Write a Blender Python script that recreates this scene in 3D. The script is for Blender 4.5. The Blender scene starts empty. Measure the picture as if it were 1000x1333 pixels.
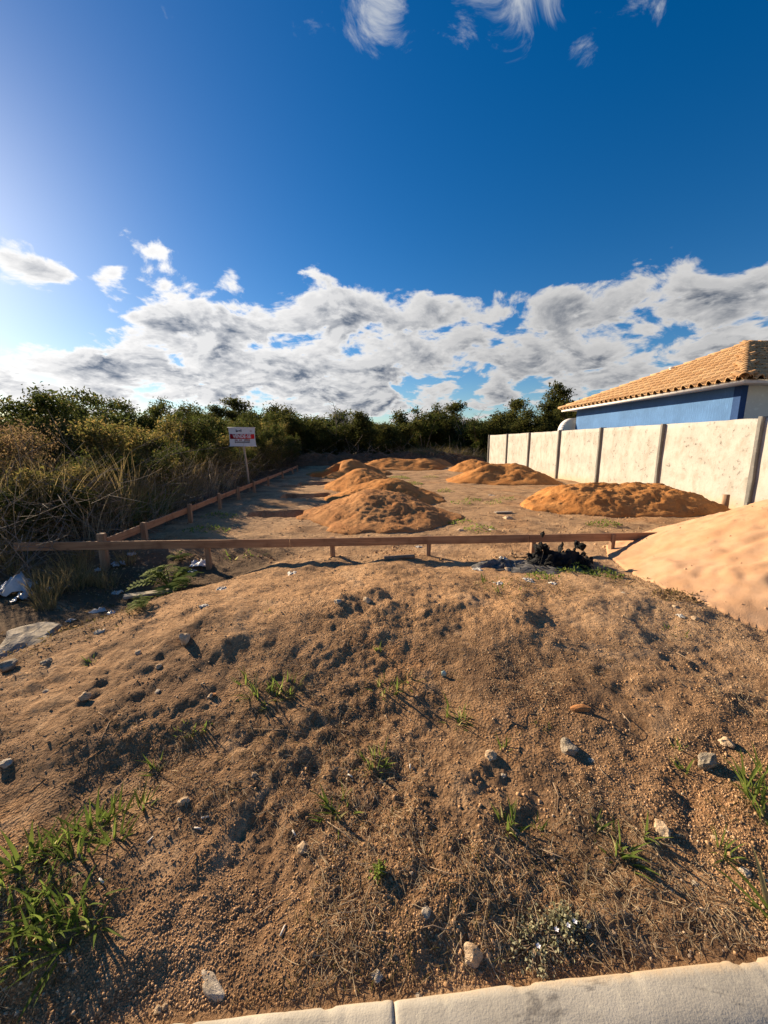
import bpy, bmesh, math, random, time
import numpy as np
from mathutils import Vector, Matrix

R = math.radians
scene = bpy.context.scene
COL = scene.collection

# ---------------------------------------------------------------- camera
CAM_H = 1.6                     # phone held at eye height above the lot level
PITCH, YAW = R(10.1), R(3.4)
cam_data = bpy.data.cameras.new('camera')
cam_data.sensor_fit = 'VERTICAL'
cam_data.sensor_height = 24.0
cam_data.lens = 24.0 * 500.0 / 1333.0
cam_data.clip_start = 0.05
cam_data.clip_end = 3000
cam = bpy.data.objects.new('camera', cam_data)
cam.location = (0, 0, CAM_H)
cam.rotation_euler = (R(90) - PITCH, 0, -YAW)
COL.objects.link(cam)
scene.camera = cam

# ---------------------------------------------------------------- sun and exposure
SUN_AZ, SUN_EL = R(-48), R(21.5)           # azimuth from +y, negative = left
SUN_DIR = Vector((math.sin(SUN_AZ) * math.cos(SUN_EL), math.cos(SUN_AZ) * math.cos(SUN_EL), math.sin(SUN_EL)))
sd = bpy.data.lights.new('sun', 'SUN')
sd.energy = 5.0
sd.angle = R(0.53)
sd.color = (1.0, 0.81, 0.57)
sun = bpy.data.objects.new('sun', sd)
sun.rotation_euler = (-SUN_DIR).to_track_quat('-Z', 'Y').to_euler()
sun.location = (-30, 30, 20)
COL.objects.link(sun)
scene.view_settings.view_transform = 'Standard'
scene.view_settings.look = 'None'
scene.view_settings.exposure = 1.08
scene.view_settings.gamma = 1.0
scene.view_settings.use_curve_mapping = False
scene.cycles.max_bounces = 6
scene.cycles.transparent_max_bounces = 4
scene.cycles.use_denoising = True

# ---------------------------------------------------------------- node helpers
class NT:
    """tiny wrapper to write node trees as expressions"""
    def __init__(self, tree):
        self.t = tree
        self.n = tree.nodes
        self.l = tree.links
    def put(self, sock, v):
        if isinstance(v, bpy.types.NodeSocket):
            self.l.new(v, sock)
        elif v is not None:
            if sock.type == 'RGBA' and len(v) == 3:
                v = (*v, 1)
            sock.default_value = v
    def math(self, op, a, b=None, c=None, clamp=False):
        n = self.n.new('ShaderNodeMath'); n.operation = op; n.use_clamp = clamp
        self.put(n.inputs[0], a)
        if b is not None: self.put(n.inputs[1], b)
        if c is not None: self.put(n.inputs[2], c)
        return n.outputs[0]
    def vmath(self, op, a, b=None, scale=None):
        n = self.n.new('ShaderNodeVectorMath'); n.operation = op
        self.put(n.inputs[0], a)
        if b is not None: self.put(n.inputs[1], b)
        if scale is not None: self.put(n.inputs['Scale'], scale)
        return n.outputs['Value'] if op in ('DOT_PRODUCT', 'LENGTH', 'DISTANCE') else n.outputs['Vector']
    def mapr(self, v, a, b, c=0.0, d=1.0, kind='SMOOTHSTEP'):
        n = self.n.new('ShaderNodeMapRange'); n.interpolation_type = kind; n.clamp = True
        for i, x in enumerate((v, a, b, c, d)): self.put(n.inputs[i], x)
        return n.outputs[0]
    def noise(self, vec, scale, detail=4, rough=0.5, dist=0.0, out='Fac'):
        n = self.n.new('ShaderNodeTexNoise')
        self.put(n.inputs['Vector'], vec)
        n.inputs['Scale'].default_value = scale; n.inputs['Detail'].default_value = detail
        n.inputs['Roughness'].default_value = rough; n.inputs['Distortion'].default_value = dist
        return n.outputs[out]
    def voro(self, vec, scale, detail=0, rough=0.5, feature='F1', out='Distance', rand=1.0):
        n = self.n.new('ShaderNodeTexVoronoi'); n.feature = feature
        self.put(n.inputs['Vector'], vec)
        n.inputs['Scale'].default_value = scale
        if 'Detail' in n.inputs: n.inputs['Detail'].default_value = detail
        if 'Roughness' in n.inputs: n.inputs['Roughness'].default_value = rough
        n.inputs['Randomness'].default_value = rand
        if detail: n.normalize = True
        return n.outputs[out]
    def mix(self, f, a, b, kind='MIX'):
        n = self.n.new('ShaderNodeMix'); n.data_type = 'RGBA'; n.blend_type = kind; n.clamp_factor = True
        self.put(n.inputs[0], f); self.put(n.inputs[6], a); self.put(n.inputs[7], b)
        return n.outputs[2]
    def sep(self, v):
        n = self.n.new('ShaderNodeSeparateXYZ'); self.put(n.inputs[0], v); return n.outputs
    def comb(self, x, y, z):
        n = self.n.new('ShaderNodeCombineXYZ')
        for i, q in enumerate((x, y, z)): self.put(n.inputs[i], q)
        return n.outputs[0]

# ---------------------------------------------------------------- world: Nishita sky with a bank of cloud
world = bpy.data.worlds.new('World')
scene.world = world
world.use_nodes = True
W = NT(world.node_tree)
W.n.clear()
sky = W.n.new('ShaderNodeTexSky')
sky.sky_type = 'NISHITA'
sky.sun_disc = False
sky.sun_elevation = SUN_EL
sky.sun_rotation = SUN_AZ
sky.air_density = 1.0
sky.dust_density = 0.28
sky.ozone_density = 3.0
hs = W.n.new('ShaderNodeHueSaturation')
hs.inputs['Hue'].default_value = 0.506
hs.inputs['Saturation'].default_value = 1.40
hs.inputs['Value'].default_value = 1.08
W.l.new(sky.outputs[0], hs.inputs['Color'])
gen = W.n.new('ShaderNodeTexCoord').outputs['Generated']
D = W.vmath('NORMALIZE', gen)
dx, dy, dz = W.sep(D)
den = W.math('ADD', W.math('MAXIMUM', dz, 0.0), 0.30)
P = W.comb(W.math('DIVIDE', dx, den), W.math('DIVIDE', dy, den), 3.7)
# shear a little: the clouds are drawn out from lower left to upper right
def cloud_field(vec):
    lo = W.noise(vec, 1.5, 2, 0.5)
    mid = W.noise(vec, 4.6, 7, 0.62, 0.35)
    puff = W.voro(vec, 12.0, 2, 0.5)
    s_ = W.math('ADD', W.math('MULTIPLY_ADD', lo, 0.8, -0.40), W.math('MULTIPLY_ADD', mid, 1.15, -0.575))
    return W.math('ADD', W.math('ADD', s_, 0.5), W.math('MULTIPLY', W.math('SUBTRACT', 0.30, puff), 0.40))
f0 = cloud_field(P)
f1 = cloud_field(W.vmath('ADD', P, (-0.045, -0.045, 0.0)))
# where the bank lies: up to about 20 degrees, lower over the brush on the left
elev = W.math('MULTIPLY', W.math('ARCSINE', dz), 57.2958)
top_l = W.mapr(dx, -0.75, -0.05, 9.0, 22.0, 'SMOOTHSTEP')
top_r = W.mapr(dx, 0.1, 1.0, 0.0, -6.0, 'LINEAR')
top = W.math('ADD', top_l, top_r)
below = W.math('SUBTRACT', top, elev)                     # degrees below the upper rim of the bank
bias = W.mapr(below, -4.0, 4.5, -0.38, 0.175, 'SMOOTHSTEP')
bias = W.math('SUBTRACT', bias, W.mapr(elev, 7.0, 3.0, 0.0, 0.10, 'SMOOTHSTEP'))
def blob(px, py, rad, amp):
    """a small separate cloud seen in that direction"""
    global bias
    a = (px - 500) / 500.0; b = (666.5 - py) / 500.0
    up = b * math.cos(PITCH) - math.sin(PITCH); fw = math.cos(PITCH) + b * math.sin(PITCH)
    d = Vector((a * math.cos(YAW) + fw * math.sin(YAW), -a * math.sin(YAW) + fw * math.cos(YAW), up)).normalized()
    dist = W.vmath('DISTANCE', D, tuple(d))
    bias = W.math('ADD', bias, W.mapr(dist, rad, 0.0, 0.0, amp, 'SMOOTHSTEP'))
for px, py, rad, amp in ((150, 305, 0.09, .27), (190, 320, 0.11, .29), (228, 338, 0.08, .25), (15, 345, .09, .28), (45, 352, 0.10, .28), (105, 366, 0.09, .27), (140, 365, .05, .3), (180, 392, 0.09, .26), (225, 405, 0.09, .26), (150, 460, .12, .06), (290, 445, .14, .06), (60, 420, .10, -.10), (950, 380, .16, .12),
                         (300, 352, 0.06, .27), (825, 348, .08, .16), (865, 332, .08, .18), (895, 320, 0.06, .18), (960, 335, .07, -.12), (780, 330, .08, -.10), (20, 438, 0.08, .22),
                         (760, 395, .12, .10), (600, 380, .14, .10), (420, 385, .14, .10), (520, 512, .07, -.12), (610, 507, .08, -.18), (690, 505, .06, -.12)):
    blob(px, py, rad, amp)
dens = W.math('SUBTRACT', W.math('ADD', f0, bias), 0.505)
alpha = W.mapr(dens, -0.025, 0.12, 0.0, 1.0)
core = W.mapr(dens, 0.045, 0.30, 0.0, 1.0)
relief = W.mapr(W.math('SUBTRACT', f0, f1), -0.15, 0.13, 0.0, 1.0, 'LINEAR')
shade = W.math('MULTIPLY', core, W.math('SUBTRACT', 1.05, W.math('MULTIPLY', relief, 0.80)), clamp=True)
# clouds nearer the sun are brighter
sdot = W.vmath('DOT_PRODUCT', D, tuple(SUN_DIR))
sunny = W.mapr(sdot, 0.35, 1.0, 0.85, 1.35, 'SMOOTHSTEP')
ccol = W.mix(shade, (7.6, 7.5, 7.4), (1.1, 1.4, 1.95))
ccol = W.vmath('SCALE', ccol, scale=sunny)
# thin high wisps
w0 = W.noise(W.vmath('MULTIPLY', D, (1.0, 1.3, 1.0)), 11.0, 7, 0.64, 0.7)
bias = W.mapr(elev, 26.0, 46.0, -0.22, -0.055, 'SMOOTHSTEP')
for px, py, rad, amp in ((475, -12, 0.10, .16), (500, 22, 0.07, .16), (625, -12, 0.10, .16), (705, -5, 0.10, .16), (770, 58, .05, .16), (835, -12, .07, .18), (580, 265, .05, .12)):
    blob(px, py, rad, amp)
wisp = W.mapr(W.math('ADD', w0, bias), 0.525, 0.80, 0.0, 0.85, 'SMOOTHSTEP')
skycol = W.mix(wisp, hs.outputs[0], (6.0, 6.3, 6.6))
final = W.mix(alpha, skycol, ccol)
bg = W.n.new('ShaderNodeBackground')
W.l.new(final, bg.inputs['Color'])
bg.inputs['Strength'].default_value = 0.05
world.cycles.sampling_method = 'MANUAL'
world.cycles.sample_map_resolution = 512
wo = W.n.new('ShaderNodeOutputWorld')
W.l.new(bg.outputs[0], wo.inputs['Surface'])

# ================================================================ helpers
rng = np.random.default_rng(7)
random.seed(11)

def _hash(ix, iy, seed):
    n = (ix.astype(np.int64) * 374761393 + iy.astype(np.int64) * 668265263 + seed * 974634541) & 0xffffffff
    n = ((n ^ (n >> 13)) * 1274126177) & 0xffffffff
    n = n ^ (n >> 16)
    return (n & 0xffff) / 65535.0
def vnoise(x, y, seed=0):
    x = np.asarray(x, float); y = np.asarray(y, float)
    ix = np.floor(x).astype(np.int64); iy = np.floor(y).astype(np.int64)
    fx = x - ix; fy = y - iy
    fx = fx * fx * fx * (fx * (fx * 6 - 15) + 10); fy = fy * fy * fy * (fy * (fy * 6 - 15) + 10)
    a = _hash(ix, iy, seed); b = _hash(ix + 1, iy, seed); c = _hash(ix, iy + 1, seed); d = _hash(ix + 1, iy + 1, seed)
    return (a + (b - a) * fx) * (1 - fy) + (c + (d - c) * fx) * fy - 0.5
def fbm(x, y, scale, oct=4, seed=0, gain=0.5):
    s = 0.0; amp = 1.0; f = 1.0 / scale
    for o in range(oct):
        s = s + amp * vnoise(np.asarray(x) * f + 17.3 * o, np.asarray(y) * f - 9.1 * o, seed + o)
        amp *= gain; f *= 2.03
    return s
def sstep(a, b, x):
    t = np.clip((np.asarray(x, float) - a) / (b - a), 0, 1)
    return t * t * (3 - 2 * t)

def make(name, V, faces, mat=None, parent=None, smooth=False):
    """one mesh object from a vertex array and a list of (n, k) face arrays"""
    me = mesh_data(name, V, faces, mat, smooth)
    return link(name, me, parent)
def mesh_data(name, V, faces, mat=None, smooth=False):
    if isinstance(faces, np.ndarray): faces = [faces]
    V = np.asarray(V, np.float32)
    faces = [np.asarray(f, np.int32) for f in faces if len(f)]
    me = bpy.data.meshes.new(name)
    me.vertices.add(len(V)); me.vertices.foreach_set('co', V.ravel())
    loops = np.concatenate([f.ravel() for f in faces])
    tot = np.concatenate([np.full(len(f), f.shape[1], np.int32) for f in faces])
    start = np.concatenate([[0], np.cumsum(tot)[:-1]]).astype(np.int32)
    me.loops.add(len(loops)); me.loops.foreach_set('vertex_index', loops)
    me.polygons.add(len(tot)); me.polygons.foreach_set('loop_start', start); me.polygons.foreach_set('loop_total', tot)
    if smooth: me.polygons.foreach_set('use_smooth', np.ones(len(tot), bool))
    me.update(calc_edges=True)
    if mat: me.materials.append(mat)
    return me
def link(name, me, parent=None):
    o = bpy.data.objects.new(name, me); COL.objects.link(o)
    if parent: o.parent = parent
    return o
def tag(o, label=None, cat=None, group=None, kind=None):
    if label: o['label'] = label
    if cat: o['category'] = cat
    if group: o['group'] = group
    if kind: o['kind'] = kind
    return o
def thing(name, label, cat, loc=(0, 0, 0), rz=0, group=None):
    o = bpy.data.objects.new(name, None); COL.objects.link(o)
    o.empty_display_size = 0.1
    o.location = loc; o.rotation_euler = (0, 0, rz)
    return tag(o, label, cat, group)
def copy_tree(o, parent=None):
    c = o.copy(); COL.objects.link(c)
    if parent: c.parent = parent
    for ch in list(o.children): copy_tree(ch, c)
    return c

class Geo:
    """collects pieces into one vertex / face list"""
    def __init__(self): self.V = []; self.Q = []; self.T = []; self.n = 0
    def add(self, V, Q=None, T=None):
        V = np.asarray(V, float)
        self.V.append(V)
        if Q is not None and len(Q): self.Q.append(np.asarray(Q) + self.n)
        if T is not None and len(T): self.T.append(np.asarray(T) + self.n)
        self.n += len(V)
    def arrays(self):
        f = []
        if self.Q: f.append(np.concatenate(self.Q))
        if self.T: f.append(np.concatenate(self.T))
        return np.concatenate(self.V), f
    def make(self, name, mat, parent=None, smooth=False):
        V, f = self.arrays(); return make(name, V, f, mat, parent, smooth)
    def data(self, name, mat, smooth=False):
        V, f = self.arrays(); return mesh_data(name, V, f, mat, smooth)
BOXQ = np.array([[0, 3, 2, 1], [4, 5, 6, 7], [0, 1, 5, 4], [1, 2, 6, 5], [2, 3, 7, 6], [3, 0, 4, 7]])
def box(g, x0, x1, y0, y1, z0, z1):
    g.add([(x0, y0, z0), (x1, y0, z0), (x1, y1, z0), (x0, y1, z0), (x0, y0, z1), (x1, y0, z1), (x1, y1, z1), (x0, y1, z1)], BOXQ)
def bevel_box(name, x0, x1, y0, y1, z0, z1, mat, parent=None, bev=0.006, jit=0.0, seg=1, cuts=0, axis=0):
    """a bevelled box, optionally cut along its length and jittered so that its edges are not dead straight"""
    bm = bmesh.new()
    bmesh.ops.create_cube(bm, size=1)
    for v in bm.verts:
        v.co = Vector(((x0 + x1) / 2 + v.co.x * (x1 - x0), (y0 + y1) / 2 + v.co.y * (y1 - y0), (z0 + z1) / 2 + v.co.z * (z1 - z0)))
    if cuts:
        es = [e for e in bm.edges if abs((e.verts[0].co - e.verts[1].co)[axis]) > 1e-4]
        bmesh.ops.subdivide_edges(bm, edges=es, cuts=cuts)
    if bev: bmesh.ops.bevel(bm, geom=[e for e in bm.edges if e.calc_face_angle(0) > 0.5], offset=bev, segments=seg, affect='EDGES')
    if jit:
        rr = random.Random(name + str(x0) + str(y0))
        for v in bm.verts: v.co += Vector((rr.uniform(-jit, jit), rr.uniform(-jit, jit), rr.uniform(-jit, jit)))
    me = bpy.data.meshes.new(name); bm.to_mesh(me); bm.free()
    me.materials.append(mat)
    return link(name, me, parent)
def tube(g, pts, radii, sides=5):
    pts = np.asarray(pts, float); n = len(pts)
    radii = np.broadcast_to(radii, (n,))
    d = np.gradient(pts, axis=0); d /= np.linalg.norm(d, axis=1)[:, None] + 1e-9
    ref = np.where(np.abs(d[:, 2:3]) > 0.9, [[1.0, 0, 0]], [[0, 0, 1.0]])
    u = np.cross(d, ref); u /= np.linalg.norm(u, axis=1)[:, None] + 1e-9
    w = np.cross(d, u)
    a = np.arange(sides) * 2 * math.pi / sides
    ring = pts[:, None, :] + radii[:, None, None] * (np.cos(a)[None, :, None] * u[:, None, :] + np.sin(a)[None, :, None] * w[:, None, :])
    i = np.arange(n - 1)[:, None] * sides; k = np.arange(sides)[None, :]; k2 = (k + 1) % sides
    Q = np.stack([i + k, i + k2, i + sides + k2, i + sides + k], -1).reshape(-1, 4)
    T = [[0, k_ + 1, k_] for k_ in range(1, sides - 1)] + [[(n - 1) * sides, (n - 1) * sides + k_, (n - 1) * sides + k_ + 1] for k_ in range(1, sides - 1)]
    g.add(ring.reshape(-1, 3), Q, T)
def ribbons(base, head, length, width, lean, droop, seg=4, fold=0.25, twist=0.0, r=rng):
    """grass blades: arrays of base points, headings, lengths, widths, start lean and droop (radians); returns V, Q"""
    n = len(base)
    t = np.linspace(0, 1, seg + 1)
    ang = lean[:, None] + droop[:, None] * t[None, :] ** 1.3                # angle from vertical
    step = length[:, None] / seg
    hx = np.concatenate([np.zeros((n, 1)), np.cumsum(np.sin(ang[:, :-1]) * step, 1)], 1)
    hz = np.concatenate([np.zeros((n, 1)), np.cumsum(np.cos(ang[:, :-1]) * step, 1)], 1)
    wig = (r.random((n, 1)) - 0.5) * 0.3 * hx
    cx = np.cos(head)[:, None]; sx = np.sin(head)[:, None]
    C = np.stack([base[:, 0:1] + hx * cx - wig * sx, base[:, 1:2] + hx * sx + wig * cx, base[:, 2:3] + hz], -1)
    wprof = np.clip(np.minimum(0.55 + 1.6 * t, 1.0) * (1 - t ** 2.2), 0.03, 1)
    hw = 0.5 * width[:, None] * wprof[None, :]
    tw = head[:, None] + math.pi / 2 + twist * (r.random((n, 1)) - 0.5) * 2
    S = np.stack([np.cos(tw) * hw, np.sin(tw) * hw, fold * hw], -1)
    L = C + S; S2 = S.copy(); S2[..., 2] *= 1.0
    Rr = C - S * np.array([1, 1, -1.0])
    V = np.stack([L, C, Rr], 2).reshape(n, -1, 3)                             # seg+1 rows of 3
    k = np.arange(seg)[:, None] * 3
    q = np.concatenate([np.stack([k + 0, k + 1, k + 4, k + 3], -1), np.stack([k + 1, k + 2, k + 5, k + 4], -1)], 0).reshape(-1, 4)
    m = (seg + 1) * 3
    Q = (q[None] + (np.arange(n) * m)[:, None, None]).reshape(-1, 4)
    return V.reshape(-1, 3), Q
def leaves(pos, size, aspect=0.45, up=0.3, r=rng, cup=0.18, nrm=None):
    """diamond leaves of two triangles with a fold, random directions"""
    n = len(pos)
    d = r.normal(size=(n, 3)); d[:, 2] += up
    d /= np.linalg.norm(d, axis=1)[:, None]
    e = r.normal(size=(n, 3)); e = np.cross(d, e); e /= np.linalg.norm(e, axis=1)[:, None] + 1e-9
    f = np.cross(d, e)
    s = np.broadcast_to(size, (n,))[:, None]
    a = pos; b = pos + d * s * 0.5 + e * s * aspect * 0.5 + f * s * cup; c = pos + d * s; dd = pos + d * s * 0.5 - e * s * aspect * 0.5 + f * s * cup
    V = np.stack([a, b, c, dd], 1).reshape(-1, 3)
    k = np.arange(n)[:, None] * 4
    T = np.concatenate([k + np.array([[0, 1, 2]]), k + np.array([[0, 2, 3]])], 0)
    return V, T
def rock_data(name, seed, mat, sub=2, rough=0.35, flat=0.7, cuts=5):
    """an angular stone of about unit size with its base at z = 0"""
    rr = random.Random(seed)
    bm = bmesh.new(); bmesh.ops.create_icosphere(bm, subdivisions=sub, radius=0.5)
    for _ in range(cuts):
        nrm = Vector((rr.gauss(0, 1), rr.gauss(0, 1), rr.gauss(0, 0.8))).normalized(); dcut = rr.uniform(0.26, 0.40)
        for v in bm.verts:
            h_ = v.co.dot(nrm)
            if h_ > dcut: v.co -= nrm * (h_ - dcut) * 0.92
    for v in bm.verts:
        p = v.co * 4.1
        k = math.sin(p.x * 1.7 + seed) * math.sin(p.y * 2.1 - seed) * math.sin(p.z * 1.9 + 1.3 * seed)
        v.co *= 1 + rough * 0.25 * k + rr.uniform(-.03, .03) * rough * 2
        v.co.z *= flat
    lo = min(v.co.z for v in bm.verts)
    for v in bm.verts: v.co.z -= lo
    me = bpy.data.meshes.new(name); bm.to_mesh(me); bm.free(); me.materials.append(mat)
    return me

# ================================================================ materials
def new_mat(name):
    m = bpy.data.materials.new(name); m.use_nodes = True
    N = NT(m.node_tree); N.n.clear()
    out = N.n.new('ShaderNodeOutputMaterial')
    return m, N, out
def principled(N, out, col, rough=0.9, spec=0.2, normal=None):
    b = N.n.new('ShaderNodeBsdfPrincipled')
    N.put(b.inputs['Base Color'], col); N.put(b.inputs['Roughness'], rough)
    b.inputs['Specular IOR Level'].default_value = spec
    if normal is not None: N.l.new(normal, b.inputs['Normal'])
    N.l.new(b.outputs[0], out.inputs['Surface'])
    return b
def bump(N, height, dist, strength=1.0, prev=None):
    b = N.n.new('ShaderNodeBump'); b.inputs['Strength'].default_value = strength; b.inputs['Distance'].default_value = dist
    N.put(b.inputs['Height'], height)
    if prev is not None: N.l.new(prev, b.inputs['Normal'])
    return b.outputs[0]
def geo_pos(N): return N.n.new('ShaderNodeNewGeometry').outputs['Position']
def island(N): return N.n.new('ShaderNodeNewGeometry').outputs['Random Per Island']
def objco(N): return N.n.new('ShaderNodeTexCoord').outputs['Object']
def objrand(N): return N.n.new('ShaderNodeObjectInfo').outputs['Random']

def mat_ground():
    m, N, out = new_mat('dirt')
    p = geo_pos(N); x, y, z = N.sep(p)
    big = N.noise(p, 0.55, 4, 0.55); mid = N.noise(p, 2.6, 5, 0.6); fine = N.noise(p, 22.0, 6, 0.68); grit = N.noise(p, 95.0, 3, 0.6)
    dark, brown, tan, red = (0.20, 0.110, 0.054), (0.37, 0.205, 0.098), (0.56, 0.345, 0.18), (0.50, 0.235, 0.09)
    c = N.mix(N.mapr(mid, 0.34, 0.66), dark, brown)
    # the lot beyond the fence and the middle strip are paler, trodden soil
    pale = N.math('MULTIPLY', N.mapr(y, 2.2, 5.5), N.mapr(N.math('ADD', mid, N.math('MULTIPLY', big, 0.7)), 0.62, 1.0))
    pale = N.math('MAXIMUM', pale, N.math('MULTIPLY', N.mapr(y, 3.6, 7.0), 0.62))
    c = N.mix(pale, c, tan)
    c = N.mix(N.math('MULTIPLY', N.mapr(big, 0.50, 0.68), 0.75), c, red)
    # pale orange clay along the low rise, its sunlit brightening put into the colour
    clay = N.math('MULTIPLY', N.mapr(N.math('ADD', y, N.math('MULTIPLY', mid, 1.2)), 3.0, 4.0), N.mapr(y, 5.4, 4.2))
    c = N.mix(N.math('MULTIPLY', clay, 0.7), c, (0.62, 0.345, 0.16))
    # sand blown off the heap on the right
    sx = N.math('ADD', x, N.math('MULTIPLY', N.math('SUBTRACT', mid, 0.5), 1.6))
    sandy = N.math('MULTIPLY', N.mapr(sx, 1.3, 2.8), N.math('MULTIPLY', N.mapr(y, 2.0, 2.9), N.mapr(y, 6.6, 5.2)))
    c = N.mix(N.math('MULTIPLY', sandy, 0.85), c, (0.60, 0.375, 0.205))
    c = N.mix(N.mapr(fine, 0.30, 0.72, 0.0, 1.0), N.mix(0.38, c, (0.11, 0.060, 0.030)), N.mix(0.22, c, (0.60, 0.42, 0.25)))
    c = N.mix(N.math('MULTIPLY', N.mapr(grit, 0.58, 0.72), 0.35), c, (0.62, 0.45, 0.28))
    # dark leaf mould in the hollow and under the brush
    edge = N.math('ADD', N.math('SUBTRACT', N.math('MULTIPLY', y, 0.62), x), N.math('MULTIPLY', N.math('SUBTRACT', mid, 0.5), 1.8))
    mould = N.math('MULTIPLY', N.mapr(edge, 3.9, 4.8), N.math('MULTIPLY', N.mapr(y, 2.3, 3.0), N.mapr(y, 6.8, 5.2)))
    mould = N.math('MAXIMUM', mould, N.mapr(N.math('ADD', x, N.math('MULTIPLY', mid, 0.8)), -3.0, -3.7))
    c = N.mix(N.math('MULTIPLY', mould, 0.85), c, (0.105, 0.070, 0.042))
    patch = N.noise(p, 1.35, 6, 0.7, 0.8)
    c = N.mix(N.math('MULTIPLY', N.mapr(patch, 0.51, 0.64), 0.62), c, (0.135, 0.080, 0.046))
    c = N.mix(N.math('MULTIPLY', N.mapr(patch, 0.46, 0.34), 0.55), c, (0.60, 0.385, 0.215))
    far = N.mapr(y, 26.0, 33.0)
    c = N.mix(far, c, (0.16, 0.11, 0.055))
    n1 = bump(N, fine, 0.038, 0.9)
    n2 = bump(N, N.math('MULTIPLY', N.voro(p, 70.0), N.mapr(big, 0.40, 0.60, 0.15, 1.3)), 0.011, 0.85, n1)
    n3 = bump(N, grit, 0.006, 0.9, n2)
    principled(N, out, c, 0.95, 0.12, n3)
    return m
def mat_heap(name, a, b, c2, fine_scale=26.0, clod=True):
    m, N, out = new_mat(name)
    p = geo_pos(N)
    mid = N.noise(p, 2.2, 5, 0.6); fine = N.noise(p, fine_scale, 5, 0.65)
    c = N.mix(N.mapr(mid, 0.35, 0.66), a, b)
    c = N.mix(N.math('MULTIPLY', N.mapr(fine, 0.38, 0.75), 0.6), c, c2)
    n = bump(N, fine, 0.022 if clod else 0.006, 0.8)
    if clod: n = bump(N, N.voro(p, 55.0, 2), 0.010, 0.6, n)
    n = bump(N, N.noise(p, 120.0, 3), 0.004, 0.8, n)
    principled(N, out, c, 0.95, 0.1, n)
    return m
def mat_leaf(name, a, b, c=None, trans=0.45, rough=0.5, cw=0.15):
    m, N, out = new_mat(name)
    r = island(N); r2 = N.noise(geo_pos(N), 1.1, 3)
    col = N.mix(r, a, b)
    col = N.mix(N.math('MULTIPLY', N.mapr(r2, 0.35, 0.7), 0.5), col, b)
    if c is not None:
        col = N.mix(N.mapr(N.math('FRACT', N.math('MULTIPLY', r, 7.31)), 1 - cw, 1 - cw + 0.02), col, c)
    b1 = N.n.new('ShaderNodeBsdfPrincipled'); N.put(b1.inputs['Base Color'], col); b1.inputs['Roughness'].default_value = rough + 0.25
    b1.inputs['Specular IOR Level'].default_value = 0.03
    t = N.n.new('ShaderNodeBsdfTranslucent'); N.put(t.inputs['Color'], N.mix(0.5, col, N.vmath('SCALE', col, scale=1.5)))
    mx = N.n.new('ShaderNodeMixShader'); mx.inputs[0].default_value = trans
    N.l.new(b1.outputs[0], mx.inputs[1]); N.l.new(t.outputs[0], mx.inputs[2]); N.l.new(mx.outputs[0], out.inputs['Surface'])
    return m
def mat_simple(name, a, b, scale=8.0, rough=0.85, bscale=40.0, bdist=0.004, spec=0.2, isl=False):
    m, N, out = new_mat(name)
    p = objco(N)
    f = N.noise(p, scale, 5, 0.6)
    c = N.mix(N.mapr(f, 0.3, 0.7), a, b)
    if isl:
        c = N.mix(island(N), N.vmath('SCALE', c, scale=0.65), N.vmath('SCALE', c, scale=1.3))
    principled(N, out, c, rough, spec, bump(N, N.noise(p, bscale, 5, 0.65), bdist, 0.8))
    return m
def mat_wood(name, a, b, dark, along=0):
    m, N, out = new_mat(name)
    p = objco(N)
    sc = [28.0, 28.0, 28.0]; sc[along] = 1.6
    q = N.vmath('MULTIPLY', N.vmath('ADD', p, N.comb(N.math('MULTIPLY', objrand(N), 31.0), 0.0, 0.0)), tuple(sc))
    g_ = N.noise(q, 1.0, 6, 0.6, 0.6); blot = N.noise(p, 3.0, 4, 0.6)
    c = N.mix(N.mapr(g_, 0.32, 0.68), a, b)
    c = N.mix(N.math('MULTIPLY', N.mapr(blot, 0.5, 0.72), 0.6), c, dark)
    k = N.voro(N.vmath('MULTIPLY', p, (2.2, 9.0, 9.0)), 1.0)
    c = N.mix(N.mapr(k, 0.10, 0.05), c, dark)
    principled(N, out, c, 0.8, 0.2, bump(N, g_, 0.004, 0.7))
    return m
def mat_white_wall():
    m, N, out = new_mat('whitewashed_wall')
    p = geo_pos(N); x, y, z = N.sep(p)
    a = N.noise(p, 1.3, 6, 0.65); b = N.noise(p, 9.0, 6, 0.7)
    st = N.noise(N.vmath('MULTIPLY', p, (2.4, 2.6, 1.4)), 1.6, 5, 0.65)
    c = N.mix(N.mapr(a, 0.3, 0.7), (0.50, 0.475, 0.425), (0.41, 0.385, 0.34))
    c = N.mix(N.math('MULTIPLY', N.mapr(st, 0.46, 0.68), 0.6), c, (0.31, 0.28, 0.225))
    c = N.mix(N.math('MULTIPLY', N.mapr(b, 0.54, 0.68), N.mapr(a, 0.42, 0.60)), c, (0.16, 0.145, 0.125))
    c = N.mix(N.math('MULTIPLY', N.mapr(N.math('ADD', z, N.math('MULTIPLY', b, 0.7)), 0.75, 0.25), 0.7), c, (0.50, 0.36, 0.20))
    principled(N, out, c, 0.9, 0.15, bump(N, b, 0.012, 0.8))
    return m
def mat_stucco(name, col, scale=(30, 30, 4), var=0.2):
    m, N, out = new_mat(name)
    p = geo_pos(N)
    q = N.noise(N.vmath('MULTIPLY', p, scale), 1.0, 4, 0.6)
    a = N.noise(p, 1.5, 4, 0.6)
    c = N.mix(N.mapr(a, 0.3, 0.7), tuple(v * (1 - var) for v in col), col)
    c = N.mix(N.math('MULTIPLY', N.mapr(q, 0.55, 0.7), 0.25), c, tuple(min(1, v * 1.6) for v in col))
    principled(N, out, c, 0.85, 0.2, bump(N, q, 0.012, 0.9))
    return m
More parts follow.
